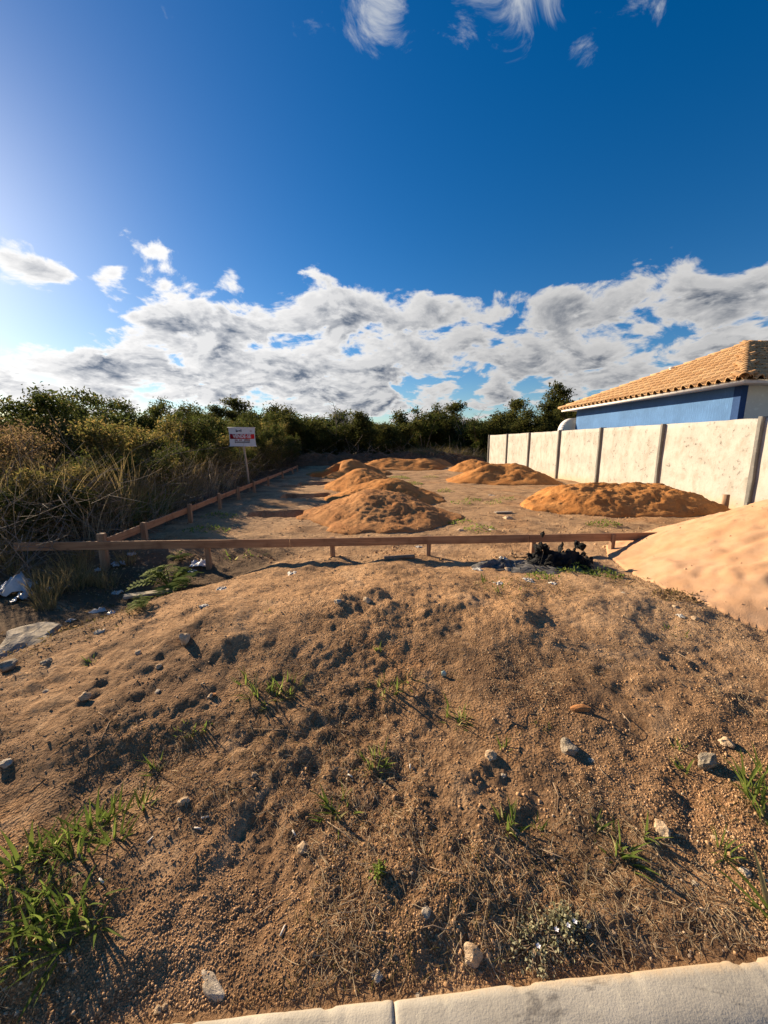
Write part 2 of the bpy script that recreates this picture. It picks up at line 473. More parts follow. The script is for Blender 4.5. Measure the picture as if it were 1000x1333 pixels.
def mat_tile():
    m, N, out = new_mat('roof_clay')
    r = objrand(N); p = geo_pos(N)
    isl = island(N)
    f = N.noise(p, 7.0, 5, 0.65)
    c = N.mix(N.math('FRACT', N.math('ADD', r, isl)), (0.42, 0.235, 0.105), (0.54, 0.345, 0.175))
    c = N.mix(N.math('MULTIPLY', N.mapr(f, 0.5, 0.72), 0.5), c, (0.30, 0.18, 0.10))
    principled(N, out, c, 0.8, 0.25, bump(N, N.noise(p, 60.0, 4), 0.003, 0.6))
    return m
def mat_concrete():
    m, N, out = new_mat('kerb_concrete')
    p = geo_pos(N); x, y, z = N.sep(p)
    a = N.noise(p, 3.0, 6, 0.65); b = N.noise(p, 26.0, 6, 0.7); s = N.noise(N.vmath('MULTIPLY', p, (2.5, 9.0, 6.0)), 1.4, 5, 0.7, 0.8)
    c = N.mix(N.mapr(a, 0.32, 0.68), (0.46, 0.42, 0.345), (0.34, 0.31, 0.255))
    c = N.mix(N.math('MULTIPLY', N.mapr(s, 0.56, 0.70), 0.8), c, (0.12, 0.11, 0.10))
    c = N.mix(N.math('MULTIPLY', N.mapr(b, 0.52, 0.72), 0.5), c, (0.58, 0.53, 0.41))
    c = N.mix(N.math('MULTIPLY', N.mapr(N.math('ADD', y, N.math('MULTIPLY', b, 0.06)), 0.935, 0.975), 0.6), c, (0.46, 0.32, 0.18))
    n = bump(N, b, 0.0025, 0.8); n = bump(N, N.noise(p, 160.0, 3), 0.0015, 0.8, n)
    principled(N, out, c, 0.85, 0.25, n)
    return m

M = dict(
    ground=mat_ground(),
    heap=mat_heap('orange_soil', (0.47, 0.195, 0.055), (0.57, 0.265, 0.086), (0.36, 0.14, 0.042)),
    heap_red=mat_heap('red_brown_soil', (0.40, 0.18, 0.066), (0.50, 0.25, 0.098), (0.29, 0.125, 0.046)),
    heap_dark=mat_heap('dark_soil', (0.13, 0.075, 0.042), (0.22, 0.12, 0.065), (0.08, 0.05, 0.03)),
    sand=mat_heap('building_sand', (0.56, 0.345, 0.205), (0.51, 0.29, 0.155), (0.46, 0.26, 0.135), 6.0, False),
    crumb=mat_simple('soil_crumb', (0.29, 0.165, 0.082), (0.56, 0.35, 0.185), 3.0, 0.95, 60, 0.002, 0.1, True),
    heap_clod=mat_simple('orange_clod', (0.36, 0.175, 0.066), (0.54, 0.30, 0.13), 3.0, 0.95, 60, 0.002, 0.1, True),
    stone=mat_simple('tan_stone', (0.46, 0.31, 0.18), (0.66, 0.50, 0.33), 2.0, 0.92, 9, 0.015),
    grey_stone=mat_simple('grey_stone', (0.45, 0.36, 0.25), (0.60, 0.51, 0.40), 2.0, 0.92, 9, 0.015),
    rubble=mat_simple('old_mortar', (0.44, 0.37, 0.28), (0.24, 0.19, 0.13), 5.0, 0.95, 9, 0.03),
    brick=mat_simple('fired_clay', (0.55, 0.26, 0.10), (0.42, 0.17, 0.06), 6.0, 0.9, 30, 0.01),
    straw=mat_leaf('dry_straw', (0.36, 0.26, 0.15), (0.62, 0.49, 0.31), (0.13, 0.08, 0.045), 0.25, 0.6, 0.3),
    twig=mat_simple('dry_twig', (0.20, 0.135, 0.085), (0.36, 0.26, 0.17), 12.0, 0.9, 60, 0.003),
    bark=mat_simple('brush_stem', (0.090, 0.065, 0.042), (0.17, 0.13, 0.088), 5.0, 0.9, 40, 0.006),
    greystem=mat_simple('dead_stem', (0.17, 0.14, 0.11), (0.28, 0.235, 0.185), 5.0, 0.9, 40, 0.004),
    grass=mat_leaf('green_grass', (0.085, 0.132, 0.028), (0.19, 0.235, 0.050), (0.42, 0.38, 0.17), 0.5, 0.38, 0.16),
    grass_dry=mat_leaf('dry_grass', (0.24, 0.185, 0.085), (0.36, 0.27, 0.125), (0.15, 0.13, 0.045), 0.40, 0.6, 0.25),
    leaf_a=mat_leaf('scrub_leaf', (0.040, 0.058, 0.016), (0.085, 0.098, 0.026), (0.20, 0.16, 0.045), 0.40, 0.42, 0.08),
    leaf_b=mat_leaf('olive_leaf', (0.085, 0.088, 0.026), (0.165, 0.148, 0.045), (0.32, 0.225, 0.075), 0.45, 0.45, 0.25),
    leaf_c=mat_leaf('bright_leaf', (0.12, 0.18, 0.035), (0.22, 0.27, 0.06), None, 0.5, 0.42),
    leaf_dry=mat_leaf('withered_leaf', (0.20, 0.13, 0.068), (0.36, 0.25, 0.13), (0.12, 0.10, 0.035), 0.35, 0.6, 0.3),
    leaf_tree=mat_leaf('tree_leaf', (0.040, 0.050, 0.015), (0.085, 0.088, 0.024), (0.15, 0.125, 0.035), 0.42, 0.42, 0.10),
    leaf_pale=mat_leaf('felted_leaf', (0.32, 0.31, 0.19), (0.44, 0.41, 0.26), (0.22, 0.22, 0.11), 0.3, 0.7, 0.2),
    petal=mat_simple('white_petal', (0.75, 0.73, 0.78), (0.80, 0.78, 0.80), 8, 0.7),
    board=mat_wood('sawn_board', (0.30, 0.155, 0.085), (0.43, 0.245, 0.135), (0.17, 0.085, 0.048)),
    stake=mat_wood('stake_wood', (0.25, 0.145, 0.085), (0.38, 0.25, 0.155), (0.12, 0.07, 0.042), 2),
    pole=mat_wood('grey_pole', (0.34, 0.28, 0.21), (0.46, 0.39, 0.30), (0.20, 0.16, 0.12), 2),
    white_wall=mat_white_wall(),
    post_grey=mat_stucco('grey_post', (0.22, 0.21, 0.19), (9, 9, 9), 0.3),
    blue=mat_stucco('blue_stucco', (0.10, 0.215, 0.43)),
    blue_shaded=mat_stucco('shaded_blue_trim', (0.028, 0.070, 0.19), (9, 9, 9)),  # corner pilaster: the shade on its front is put into this blue
    cream=mat_stucco('cream_wall', (0.68, 0.64, 0.56), (9, 9, 9), 0.08),
    fascia=mat_stucco('white_fascia', (0.72, 0.70, 0.67), (5, 5, 5), 0.1),
    tile=mat_tile(),
    kerb=mat_concrete(),
    asphalt=mat_simple('asphalt', (0.045, 0.044, 0.043), (0.07, 0.068, 0.065), 4.0, 0.9, 120, 0.006),
    char=mat_simple('charcoal', (0.006, 0.006, 0.006), (0.018, 0.017, 0.016), 12.0, 0.75, 30, 0.03, 0.3),
    ash=mat_simple('ash', (0.05, 0.046, 0.042), (0.20, 0.185, 0.17), 14.0, 0.95, 50, 0.01),
    plastic=mat_simple('white_plastic', (0.50, 0.50, 0.49), (0.66, 0.65, 0.62), 6.0, 0.35, 20, 0.01, 0.5),
    paper=mat_simple('pale_paper', (0.50, 0.45, 0.38), (0.68, 0.64, 0.56), 6.0, 0.8, 20, 0.004),
    sign_white=mat_simple('banner_white', (0.62, 0.62, 0.63), (0.70, 0.70, 0.71), 2.0, 0.6, 10, 0.002),
    sign_red=mat_simple('banner_red', (0.48, 0.012, 0.018), (0.56, 0.018, 0.024), 2.0, 0.6, 10, 0.002),
    ink=mat_simple('dark_ink', (0.018, 0.018, 0.03), (0.03, 0.03, 0.045), 2.0, 0.6, 10, 0.001),
    ink_red=mat_simple('maroon_ink', (0.20, 0.02, 0.05), (0.24, 0.03, 0.06), 2.0, 0.6, 10, 0.001),
    glass=mat_simple('pale_green_glass', (0.42, 0.50, 0.42), (0.55, 0.62, 0.53), 6.0, 0.15, 20, 0.001, 0.6),
)

# ================================================================ terrain shape
PITS = [(-1.95, 8.85, 1.15, 0.62, 0.55), (-1.75, 11.9, 1.25, 0.7, 0.5), (-1.75, 15.6, 1.3, 0.9, 0.5), (-1.75, 19.3, 1.3, 1.0, 0.5)]
_dr = np.random.default_rng(3)
DENTS = [(_dr.uniform(-3, 4), _dr.uniform(1.0, 4.8), _dr.uniform(0.05, 0.16), _dr.uniform(0.6, 1.6), _dr.uniform(0, 3.14), _dr.uniform(0.002, 0.008)) for _ in range(70)]
LUMPS = [(-0.93, 1.55, 0.18, 0.035), (-1.05, 1.36, 0.14, 0.03), (-1.6, 2.0, .3, .03), (0.9, 1.75, .12, .03), (-0.2, 3.35, .18, .05), (0.1, 3.5, .12, .045), (0.45, 4.35, .35, .06), (-1.3, 3.2, .3, .05), (1.3, 3.0, .25, .05)]
def hgt(x, y):
    x = np.asarray(x, float); y = np.asarray(y, float)
    near = sstep(14, 4, y)
    z = 0.13 * np.exp(-((y - 3.45) / 1.05) ** 2) * sstep(-2.9, -1.2, x) * sstep(4.8, 3.0, x)
    s = -2.25 - x + 0.75 * (y - 3.2)
    z = z - 0.16 * sstep(0.0, 0.8, s) * sstep(1.9, 2.9, y) * sstep(6.0, 4.8, y)
    z = z + fbm(x, y, 1.7, 3, 5) * (0.06 * near + 0.10 * sstep(8, 20, y))
    z = z + fbm(x, y, 0.42, 4, 21, 0.55) * (0.022 * near + 0.024) * sstep(0.85, 1.2, y)
    z = z + fbm(x, y, 0.085, 4, 41, 0.62) * 0.0125 * near * sstep(9, 3, y) * (0.45 + 1.0 * sstep(-0.15, 0.25, fbm(x, y, 0.8, 2, 44)))
    rid = np.abs(fbm(x, y, 0.28, 3, 61))
    z = z - 0.004 * sstep(0.08, 0.0, rid) * near * sstep(0.95, 1.3, y)
    for (cx, cy, r, asp, a, dp) in DENTS:
        u = (x - cx) * math.cos(a) + (y - cy) * math.sin(a); v = -(x - cx) * math.sin(a) + (y - cy) * math.cos(a)
        q = (u / r) ** 2 + (v / (r * asp)) ** 2
        z = z + dp * (-np.exp(-q * 1.6) + 0.5 * np.exp(-(np.sqrt(q) - 1.25) ** 2 * 8))
    for (cx, cy, r, a) in LUMPS:
        z = z + a * np.exp(-((x - cx) ** 2 + (y - cy) ** 2) / r ** 2)
    for (cx, cy, w, d, dp) in PITS:
        e = 0.10
        wob = fbm(x, y, 0.5, 2, 90) * 0.16
        z = z - dp * sstep(w / 2 + e, w / 2 - e * 0.3, np.abs(x - cx) + wob) * sstep(d / 2 + e, d / 2 - e * 0.3, np.abs(y - cy) + wob)
    # the soil runs down to the back of the kerb
    z = z - 0.125 * sstep(3.0, 0.9, y)
    k = sstep(0.925, 1.10, y - 0.021 * x + 0.05 * fbm(x, y, 0.12, 2, 77))
    z = -0.16 + (z + 0.17) * k
    # ground falls and rises gently far away
    return z
def hz(x, y): return float(hgt(np.array([x]), np.array([y]))[0])
def on_ground(px, py, dz=0.0):
    """the point of the terrain seen at a photo pixel"""
    a = (px - 500) / 500.0; b = (666.5 - py) / 500.0
    up = b * math.cos(PITCH) - math.sin(PITCH); fw = math.cos(PITCH) + b * math.sin(PITCH)
    d = (a * math.cos(YAW) + fw * math.sin(YAW), -a * math.sin(YAW) + fw * math.cos(YAW), up)
    z = 0.0
    for _ in range(8):
        t = (z - CAM_H) / d[2]
        z = 0.5 * z + 0.5 * hz(d[0] * t, d[1] * t)
    return Vector((d[0] * t, d[1] * t, hz(d[0] * t, d[1] * t) + dz))
def px_size(p): return 500.0 / max(0.3, (p.y * math.cos(PITCH) + (CAM_H - p.z) * math.sin(PITCH)))     # photo pixels per metre there

# ---------------------------------------------------------------- ground sheet
ys = [0.86]
while ys[-1] < 34: ys.append(ys[-1] * 1.0085 if ys[-1] > 0.95 else ys[-1] + 0.008)
while ys[-1] < 900: ys.append(ys[-1] * 1.10)
ys = np.array(ys)
u = np.linspace(-1, 1, 701)
cu = 0.42 * u + 0.58 * u ** 3
half = 4.2 + 1.75 * ys
GX = cu[None, :] * half[:, None]; GY = np.repeat(ys[:, None], len(u), 1)
GZ = hgt(GX, GY)
nr, nc = GX.shape
idx = np.arange(nr * nc).reshape(nr, nc)
GQ = np.stack([idx[:-1, :-1], idx[:-1, 1:], idx[1:, 1:], idx[1:, :-1]], -1).reshape(-1, 4)
ground = make('ground', np.stack([GX, GY, GZ], -1).reshape(-1, 3), GQ, M['ground'], None, True)
tag(ground, 'bare brown and orange dirt of the empty building lot', None, None, 'structure')

g = Geo(); box(g, -40, 40, -8, 0.74, -0.6, -0.26)
road = g.make('road', M['asphalt']); tag(road, 'dark asphalt street along the kerb', None, None, 'structure')

# ---------------------------------------------------------------- kerb: cast stones laid end to end
kerb = bpy.data.objects.new('kerb', None); COL.objects.link(kerb)
tag(kerb, 'worn pale concrete kerb between street and dirt', None, None, 'structure')
kerb.location = (0, 0.926, -0.125); kerb.rotation_euler = (0, 0, R(1.2))
def kerb_stone(x0, x1, seed):
    prof = [(-0.20, -0.20), (-0.20, -0.06), (-0.19, -0.028), (-0.165, -0.008), (-0.10, 0.001), (-0.035, 0.003), (-0.012, -0.002), (0.0, -0.016), (0.003, -0.05), (0.003, -0.20)]
    n = int((x1 - x0) / 0.012) + 2
    xs = np.linspace(x0, x1, n)
    P_ = np.array(prof)
    X = np.repeat(xs[:, None], len(prof), 1); Y = np.repeat(P_[None, :, 0], n, 0).copy(); Z = np.repeat(P_[None, :, 1], n, 0).copy()
    edge = np.minimum(xs - x0, x1 - xs)
    soft = np.exp(-(edge / 0.009) ** 2)[:, None]
    Y += fbm(X, Y * 3 + seed, 0.22, 3, seed) * 0.006; Z += fbm(X, Y * 6, 0.16, 4, seed + 9) * 0.0035
    chip = np.clip(fbm(X, Y, 0.06, 3, seed + 30) - 0.22, 0, 1) * 0.02
    Z[:, 5:9] -= chip[:, 5:9]; Y[:, 6:10] -= chip[:, 6:10] * 0.9
    Z[:, 1:9] -= soft * 0.003; Y[:, 6:10] -= soft * 0.002
    i = np.arange(n * len(prof)).reshape(n, -1)
    Q = np.stack([i[:-1, :-1], i[1:, :-1], i[1:, 1:], i[:-1, 1:]], -1).reshape(-1, 4)
    me = mesh_data('kerb_stone', np.stack([X, Y, Z], -1).reshape(-1, 3), [Q, i[0:1, :], i[-1:, ::-1]], M['kerb'], True)
    return link('kerb_stone', me, kerb)
xk = 0.085
for k, (a, b) in enumerate([(xk - 4.5, xk - 3.0), (xk - 3, xk - 1.5), (xk - 1.5, xk), (xk, xk + 1.5), (xk + 1.5, xk + 3), (xk + 3, xk + 4.5)]):
    kerb_stone(a + 0.0015, b - 0.0015, 3 + k)

# ---------------------------------------------------------------- white boundary wall
WX = 9.15
wall = thing('boundary_wall', 'long whitewashed masonry wall with stained panels and grey pilasters', 'wall', (WX, 0, 0))
posts_y = [2.15, 5.3, 8.45, 11.35, 14.4, 17.5, 20.7, 23.9, 27.35]
def wall_panel(y0, y1, i):
    ny, nz = 26, 18
    ty = np.linspace(y0, y1, ny); tz = np.linspace(-0.25, 2.175, nz)
    Yv, Zv = np.meshgrid(ty, tz, indexing='ij')
    top = (fbm(ty, ty * 0 + i, 0.5, 3, 50 + i) * 0.014)
    Zv = Zv + np.where(tz[None, :] > 2.1, 1, 0) * top[:, None]
    V = []
    Xf = fbm(Yv, Zv, 0.7, 3, 70 + i) * 0.012 - 0.0
    front = np.stack([Xf, Yv, Zv], -1).reshape(-1, 3)
    back = front + np.array([0.14, 0, 0])
    id_ = np.arange(ny * nz).reshape(ny, nz); o = ny * nz
    Q1 = np.stack([id_[:-1, :-1], id_[:-1, 1:], id_[1:, 1:], id_[1:, :-1]], -1).reshape(-1, 4)
    Q2 = Q1[:, ::-1] + o
    Qt = np.stack([id_[:-1, -1], id_[:-1, -1] + o, id_[1:, -1] + o, id_[1:, -1]], -1)
    me = mesh_data('panel', np.concatenate([front, back]), [np.concatenate([Q1, Q2, Qt])], M['white_wall'], False)
    return link('panel', me, wall)
for i in range(len(posts_y) - 1):
    wall_panel(posts_y[i] + 0.04, posts_y[i + 1] - 0.04, i)
for i, y in enumerate(posts_y):
    bevel_box('pilaster', -0.085, 0.16, y - 0.05, y + 0.05, -0.25, 2.20 + 0.012 * ((i * 7) % 3 - 1), M['post_grey'], wall, 0.012, 0.004, 1, 6, 2)

# short stake by the wall
st = thing('stake', 'short dark wooden stake standing against the white wall', 'stake', (8.72, 8.62, hz(8.72, 8.62)), 0.4)
g = Geo(); tube(g, [(0, 0, -0.1), (0.005, 0, 0.2), (0.012, 0.004, 0.39)], [0.075, 0.072, 0.068], 9); g.make('shaft', M['stake'], st)

# ---------------------------------------------------------------- house next door: hipped tile roof over a blue wall
XE, YE0, YE1, ZE = 9.72, 9.62, 18.70, 3.20
YC = (YE0 + YE1) / 2; RUN = (YE1 - YE0) / 2; ZA = 5.17; XA = XE + RUN; XB = 20.0
house = thing('house', 'single storey house with blue side wall and hipped orange tile roof', 'house', (0, 0, 0))
OV = 0.52
bevel_box('side_wall', XE + OV, XE + OV + 0.15, YE0 + OV + 0.22, YE1 - OV, -0.1, ZE - 0.06, M['blue'], house, 0.0)
bevel_box('corner_trim', XE + OV - 0.012, XE + OV + 0.17, YE0 + OV, YE0 + OV + 0.22, -0.1, ZE - 0.062, M['blue_shaded'], house, 0.004)
bevel_box('front_wall', XE + OV + 0.17, XB, YE0 + OV + 0.02, YE0 + OV + 0.18, -0.1, ZE - 0.06, M['cream'], house, 0.0)
bevel_box('back_wall', XE + OV + 0.15, XB, YE1 - OV - 0.16, YE1 - OV - 0.004, -0.1, ZE - 0.06, M['cream'], house, 0.0)
bevel_box('soffit', XE + 0.06, XB, YE0 + 0.06, YE1 - 0.06, ZE - 0.058, ZE - 0.035, M['fascia'], house, 0.004)
g = Geo()
box(g, XE + 0.02, XE + 0.055, YE0 + 0.02, YE1 - 0.02, ZE - 0.085, ZE + 0.012)
box(g, XE + 0.057, XB, YE0 + 0.02, YE0 + 0.055, ZE - 0.083, ZE + 0.012)
g.make('fascia', M['fascia'], house)
roof = link('roof', None, house) if False else None
g = Geo()
g.add([(XE, YE0, ZE), (XE, YE1, ZE), (XA, YC, ZA), (XB, YC, ZA), (XB, YE0, ZE), (XB, YE1, ZE)], [[0, 4, 3, 2], [1, 2, 3, 5]], [[0, 2, 1]])
roof = g.make('roof', M['tile'], house)
# tiles: one arch and pan per piece, laid in courses
PW, PL = 0.285, 0.41
LEFT_N = Vector((-(ZA - ZE), 0, RUN)).normalized(); SLEN = math.hypot(RUN, ZA - ZE)
def tile_mesh():
    prof = [(-0.156, 0.040), (-0.130, 0.008), (-0.098, 0.002), (-0.074, 0.026), (-0.052, 0.078), (0.0, 0.112), (0.052, 0.082), (0.078, 0.034), (0.108, 0.012), (0.132, 0.030)]
    V = []; n = len(prof)
    for s, dz in ((0.0, 0.045), (PL + 0.05, -0.008)):
        for (a, z) in prof: V.append((a, s, z + dz))
    for (a, z) in prof: V.append((a, 0.002, z + 0.045 - 0.026))
    Q = [[k, k + 1, n + k + 1, n + k] for k in range(n - 1)] + [[2 * n + k, 2 * n + k + 1, k + 1, k] for k in range(n - 1)]
    return mesh_data('roof_tile', np.array(V), [np.array(Q)], M['tile'], False)
TM = tile_mesh()
def tile_at(origin, along, up, nrm):
    o = link('roof_tile', TM, roof)
    m = Matrix((along, up, nrm)).transposed().to_4x4(); m.translation = origin
    j = Matrix.Rotation(random.uniform(-0.012, 0.012), 4, 'Z') @ Matrix.Rotation(random.uniform(-0.010, 0.010), 4, 'X')
    o.matrix_local = m @ j
upL = Vector((RUN, 0, ZA - ZE)).normalized(); alongL = Vector((0, -1, 0)); nL = alongL.cross(upL)
nrow = int(SLEN / PL) + 1
ncol = int((YE1 - YE0) / PW)
cnt = 0
for r_ in range(nrow):
    s = -0.04 + r_ * PL
    for c_ in range(ncol + 1):
        y = YE0 + 0.10 + c_ * PW
        lim = max(0.0, (s + PL * 0.35)) / SLEN * RUN
        if YE0 + lim - 0.04 < y < YE1 - lim + 0.04:
            tile_at(Vector((XE, y, ZE + 0.004)) + upL * s, alongL, upL, nL); cnt += 1
upF = Vector((0, RUN, ZA - ZE)).normalized(); alongF = Vector((1, 0, 0)); nF = alongF.cross(upF)
rest = Geo(); tv = np.array([v.co for v in TM.vertices]); tq = np.array([list(p.vertices) for p in TM.polygons])
for r_ in range(nrow):
    s = -0.04 + r_ * PL
    for c_ in range(int((XB - XE) / PW)):
        x = XE + 0.10 + c_ * PW
        lim = max(0.0, (s + PL * 0.35)) / SLEN * RUN
        if x > XE + lim - 0.04:
            o_ = Vector((x, YE0, ZE + 0.004)) + upF * s
            if x < 10.9 and cnt < 285: tile_at(o_, alongF, upF, nF); cnt += 1
            else:
                mm = np.array([alongF, upF, nF]); rest.add(tv @ mm + np.array(o_), tq)
ro = rest.make('roof_tiles', M['tile'], roof); ro['kind'] = 'stuff'
def cap_mesh():
    V = []; n = 7
    for s, r_ in ((0, 0.125), (0.43, 0.105)):
        for k in range(n):
            a = math.pi * (k / (n - 1)); V.append((r_ * math.cos(a), s, r_ * math.sin(a) * 0.9 + 0.01))
    for k in range(n):
        a = math.pi * (k / (n - 1)); V.append((0.105 * math.cos(a), 0.0, 0.105 * math.sin(a) * 0.9 + 0.01 - 0.004))
    Q = [[k + 1, k, n + k, n + k + 1] for k in range(n - 1)] + [[k, k + 1, 2 * n + k + 1, 2 * n + k] for k in range(n - 1)]
    return mesh_data('ridge_tile', np.array(V), [np.array(Q)], M['tile'], False)
CM = cap_mesh()
def caps(p0, p1):
    d = (p1 - p0); L = d.length; d.normalize()
    side = d.cross(Vector((0, 0, 1))).normalized(); nn = side.cross(d)
    n = int(L / 0.38)
    for k in range(n + 1):
        o = link('ridge_tile', CM, roof)
        m = Matrix((side, d, nn)).transposed().to_4x4(); m.translation = p0 + d * (k * L / (n + 1)) + nn * 0.045
        o.matrix_local = m @ Matrix.Rotation(random.uniform(-.03, .03), 4, 'Z') @ Matrix.Rotation(R(2.5), 4, 'X').inverted()
caps(Vector((XE - 0.06, YE0 - 0.06, ZE)), Vector((XA, YC, ZA)))
caps(Vector((XE - 0.06, YE1 + 0.06, ZE)), Vector((XA, YC, ZA)))
caps(Vector((XA, YC, ZA)), Vector((XA + 3.0, YC, ZA)))
g = Geo(); tube(g, [(12.55, 15.55, 4.1), (12.55, 15.55, 4.60)], [0.075, 0.075], 10); tube(g, [(12.55, 15.55, 4.58), (12.55, 15.55, 4.63)], [0.10, 0.10], 10); g.make('vent_pipe', M['fascia'], house, True)
# arched awning at the back corner of the blue wall
aw = Geo(); n = 10; rA = 0.62; xA, yA, zA_ = XE + OV + 0.12, YE1 - 0.30, 2.20
for k in range(n):
    a0 = math.pi / 2 * k / n; a1 = math.pi / 2 * (k + 1) / n
    c0 = (xA - rA * math.cos(a0), zA_ + 0.62 * math.sin(a0)); c1 = (xA - rA * math.cos(a1), zA_ + 0.62 * math.sin(a1))
    aw.add([(c0[0], yA, c0[1]), (c1[0], yA, c1[1]), (c1[0], yA + 0.5, c1[1]), (c0[0], yA + 0.5, c0[1]),
            (c0[0], yA, c0[1] - .04), (c1[0], yA, c1[1] - .04), (c1[0], yA + 0.5, c1[1] - .04), (c0[0], yA + 0.5, c0[1] - .04)], BOXQ)
aw.make('awning', M['fascia'], house)
g = Geo(); box(g, xA - rA, xA, yA - 0.01, yA + 0.03, zA_ - 0.05, zA_ - 0.01); g.make('awning_rail', M['fascia'], house)
g = Geo(); n2 = 10; V = [(xA, yA + .015, zA_)] + [(xA - rA * .97 * math.cos(math.pi / 2 * k / n2), yA + .015, zA_ + .58 * math.sin(math.pi / 2 * k / n2)) for k in range(n2 + 1)]
g.add(V, None, [[0, k + 1, k + 2] for k in range(n2)]); g.make('awning_end_panel', M['cream'], house)

# ---------------------------------------------------------------- batter board fences marking out the new house
def post(parent, x, y, top, w=0.055, lean=0.0):
    zb = hz(x, y)
    o = bevel_box('post', -w / 2, w / 2, -w / 2, w / 2, -0.25, top - zb, M['stake'], parent, 0.004, 0.003, 1, 3, 2)
    o.location = (x - parent.location.x, y - parent.location.y, zb - parent.location.z); o.rotation_euler = (lean * 0.6, lean, random.uniform(-.15, .15))
    return o
def board(parent, p0, p1, h=0.115, t=0.026):
    p0, p1 = Vector(p0), Vector(p1); L = (p1 - p0).length
    o = bevel_box('board', 0, L, -t / 2, t / 2, -h, 0, M['board'], parent, 0.003, 0.0018, 1, 14, 0)
    d = (p1 - p0).normalized(); y = Vector((0, 0, 1)).cross(d).normalized(); z = d.cross(y)
    m = Matrix((d, y, z)).transposed().to_4x4(); m.translation = p0 - parent.location
    o.matrix_local = m
    return o
ff = thing('batter_board_fence', 'low rail of sawn planks on short stakes across the front of the lot', 'fence', (-0.4, 5.2, 0), 0, None)
board(ff, (-4.60, 5.215, 0.312), (-0.992, 5.195, 0.312)); board(ff, (-0.985, 5.20, 0.310), (2.392, 5.235, 0.316)); board(ff, (2.40, 5.232, 0.314), (5.2, 5.29, 0.312))
for x, top in ((-2.12, .295), (-0.41, 0.315), (0.95, 0.318), (2.47, .30), (3.66, 0.30)):
    post(ff, x, 5.245 + 0.012 * (x > 0), top, 0.062, random.uniform(-.02, .02))
post(ff, -3.50, 5.255, 0.41, 0.085, 0.0)
lf = thing('batter_board_fence', 'low rail of sawn planks running along the brush to the back of the lot', 'fence', (-3.6, 5.3, 0))
LFX = lambda y: -3.48 - 0.012 * (y - 5.3)
segs = [5.32, 8.3, 11.4, 14.6, 18.2, 22.4]
for a, b in zip(segs[:-1], segs[1:]):
    za, zb = 0.345 + 0.012 * math.sin(a * 2), 0.345 + 0.012 * math.sin(b * 2)
    board(lf, (LFX(a), a + 0.004, za), (LFX(b), b - 0.004, zb), 0.115)
for y in (6.15, 7.85, 9.55, 11.1, 12.8, 14.9, 17.8, 20.6, 22.3):
    post(lf, LFX(y) + 0.052, y, 0.375 + random.uniform(-.02, .03), 0.07, random.uniform(-.03, .03))

# ---------------------------------------------------------------- for-sale sign
SX, SY = -3.97, 13.4
sz = hz(SX, SY)
sign = thing('sign', 'white for sale banner with red band on a leaning wooden pole', 'sign', (SX, SY, sz), R(3))
g = Geo(); tube(g, [(0.13, 0.03, -0.2), (0.09, 0.02, 0.7), (0.035, 0.01, 1.4), (0.0, 0.03, 2.1)], [0.036, 0.036, 0.034, 0.032], 8); g.make('pole', M['pole'], sign)
BW, BZ0, BZ1 = 0.86, 1.515 - sz, 2.125 - sz
g = Geo(); nxs, nzs = 16, 10
X, Z = np.meshgrid(np.linspace(-BW / 2, BW / 2, nxs), np.linspace(BZ0, BZ1, nzs), indexing='ij')
sag = np.sin((X / BW + .5) * math.pi) ; zt = (Z - BZ0) / (BZ1 - BZ0)
Xs = X * (1 - 0.03 * np.sin(zt * math.pi)) + 0.014 * (1 - zt)
Ys = -0.035 + 0.006 * np.sin(X * 9) * np.sin(zt * 3.1)
id_ = np.arange(nxs * nzs).reshape(nxs, nzs)
Q = np.stack([id_[:-1, :-1], id_[1:, :-1], id_[1:, 1:], id_[:-1, 1:]], -1).reshape(-1, 4)
Vf = np.stack([Xs, Ys, Z], -1).reshape(-1, 3)
Vb = Vf + np.array([0, 0.004, 0])
banner = make('banner', np.concatenate([Vf, Vb]), [np.concatenate([Q, Q[:, ::-1] + len(Vf)])], M['sign_white'], sign, False)
for zz in (BZ0, BZ1):
    g = Geo(); tube(g, [(-BW / 2 - 0.03 + (0.014 if zz == BZ0 else 0), -0.035, zz), (BW / 2 + 0.02 + (0.014 if zz == BZ0 else 0), -0.035, zz)], [0.012, 0.012], 8); g.make('rod', M['sign_white'], sign)
def flat(name, x0, x1, z0, z1, mat, y, parent):
    g = Geo(); box(g, x0, x1, y - 0.0012, y, z0, z1); return g.make(name, mat, parent)
HB = BZ1 - BZ0
zz = lambda f: BZ0 + HB * f
flat('red_band', -BW * 0.445, BW * 0.465, zz(0.395), zz(0.655), M['sign_red'], -0.0445, banner)
def lettering(txt, x, z, size, mat, y, parent, sx=1.0, bold=0.0):
    cu_ = bpy.data.curves.new('lettering', 'FONT'); cu_.body = txt; cu_.align_x = 'CENTER'; cu_.align_y = 'CENTER'; cu_.size = size; cu_.extrude = 0.0006; cu_.offset = bold
    cu_.resolution_u = 3
    tmp = bpy.data.objects.new('tmp', cu_); COL.objects.link(tmp)
    dg = bpy.context.evaluated_depsgraph_get()
    me = bpy.data.meshes.new_from_object(tmp.evaluated_get(dg)); me.name = 'lettering'
    bpy.data.objects.remove(tmp)
    me.materials.clear(); me.materials.append(mat)
    o = link('lettering', me, parent)
    o.location = (x, y, z); o.rotation_euler = (R(90), 0, 0); o.scale = (sx, 1, 1)
    return o
lettering('VENDE-SE', 0.0, zz(0.525), 0.165, M['sign_white'], -0.0475, banner, 0.80, 0.005)
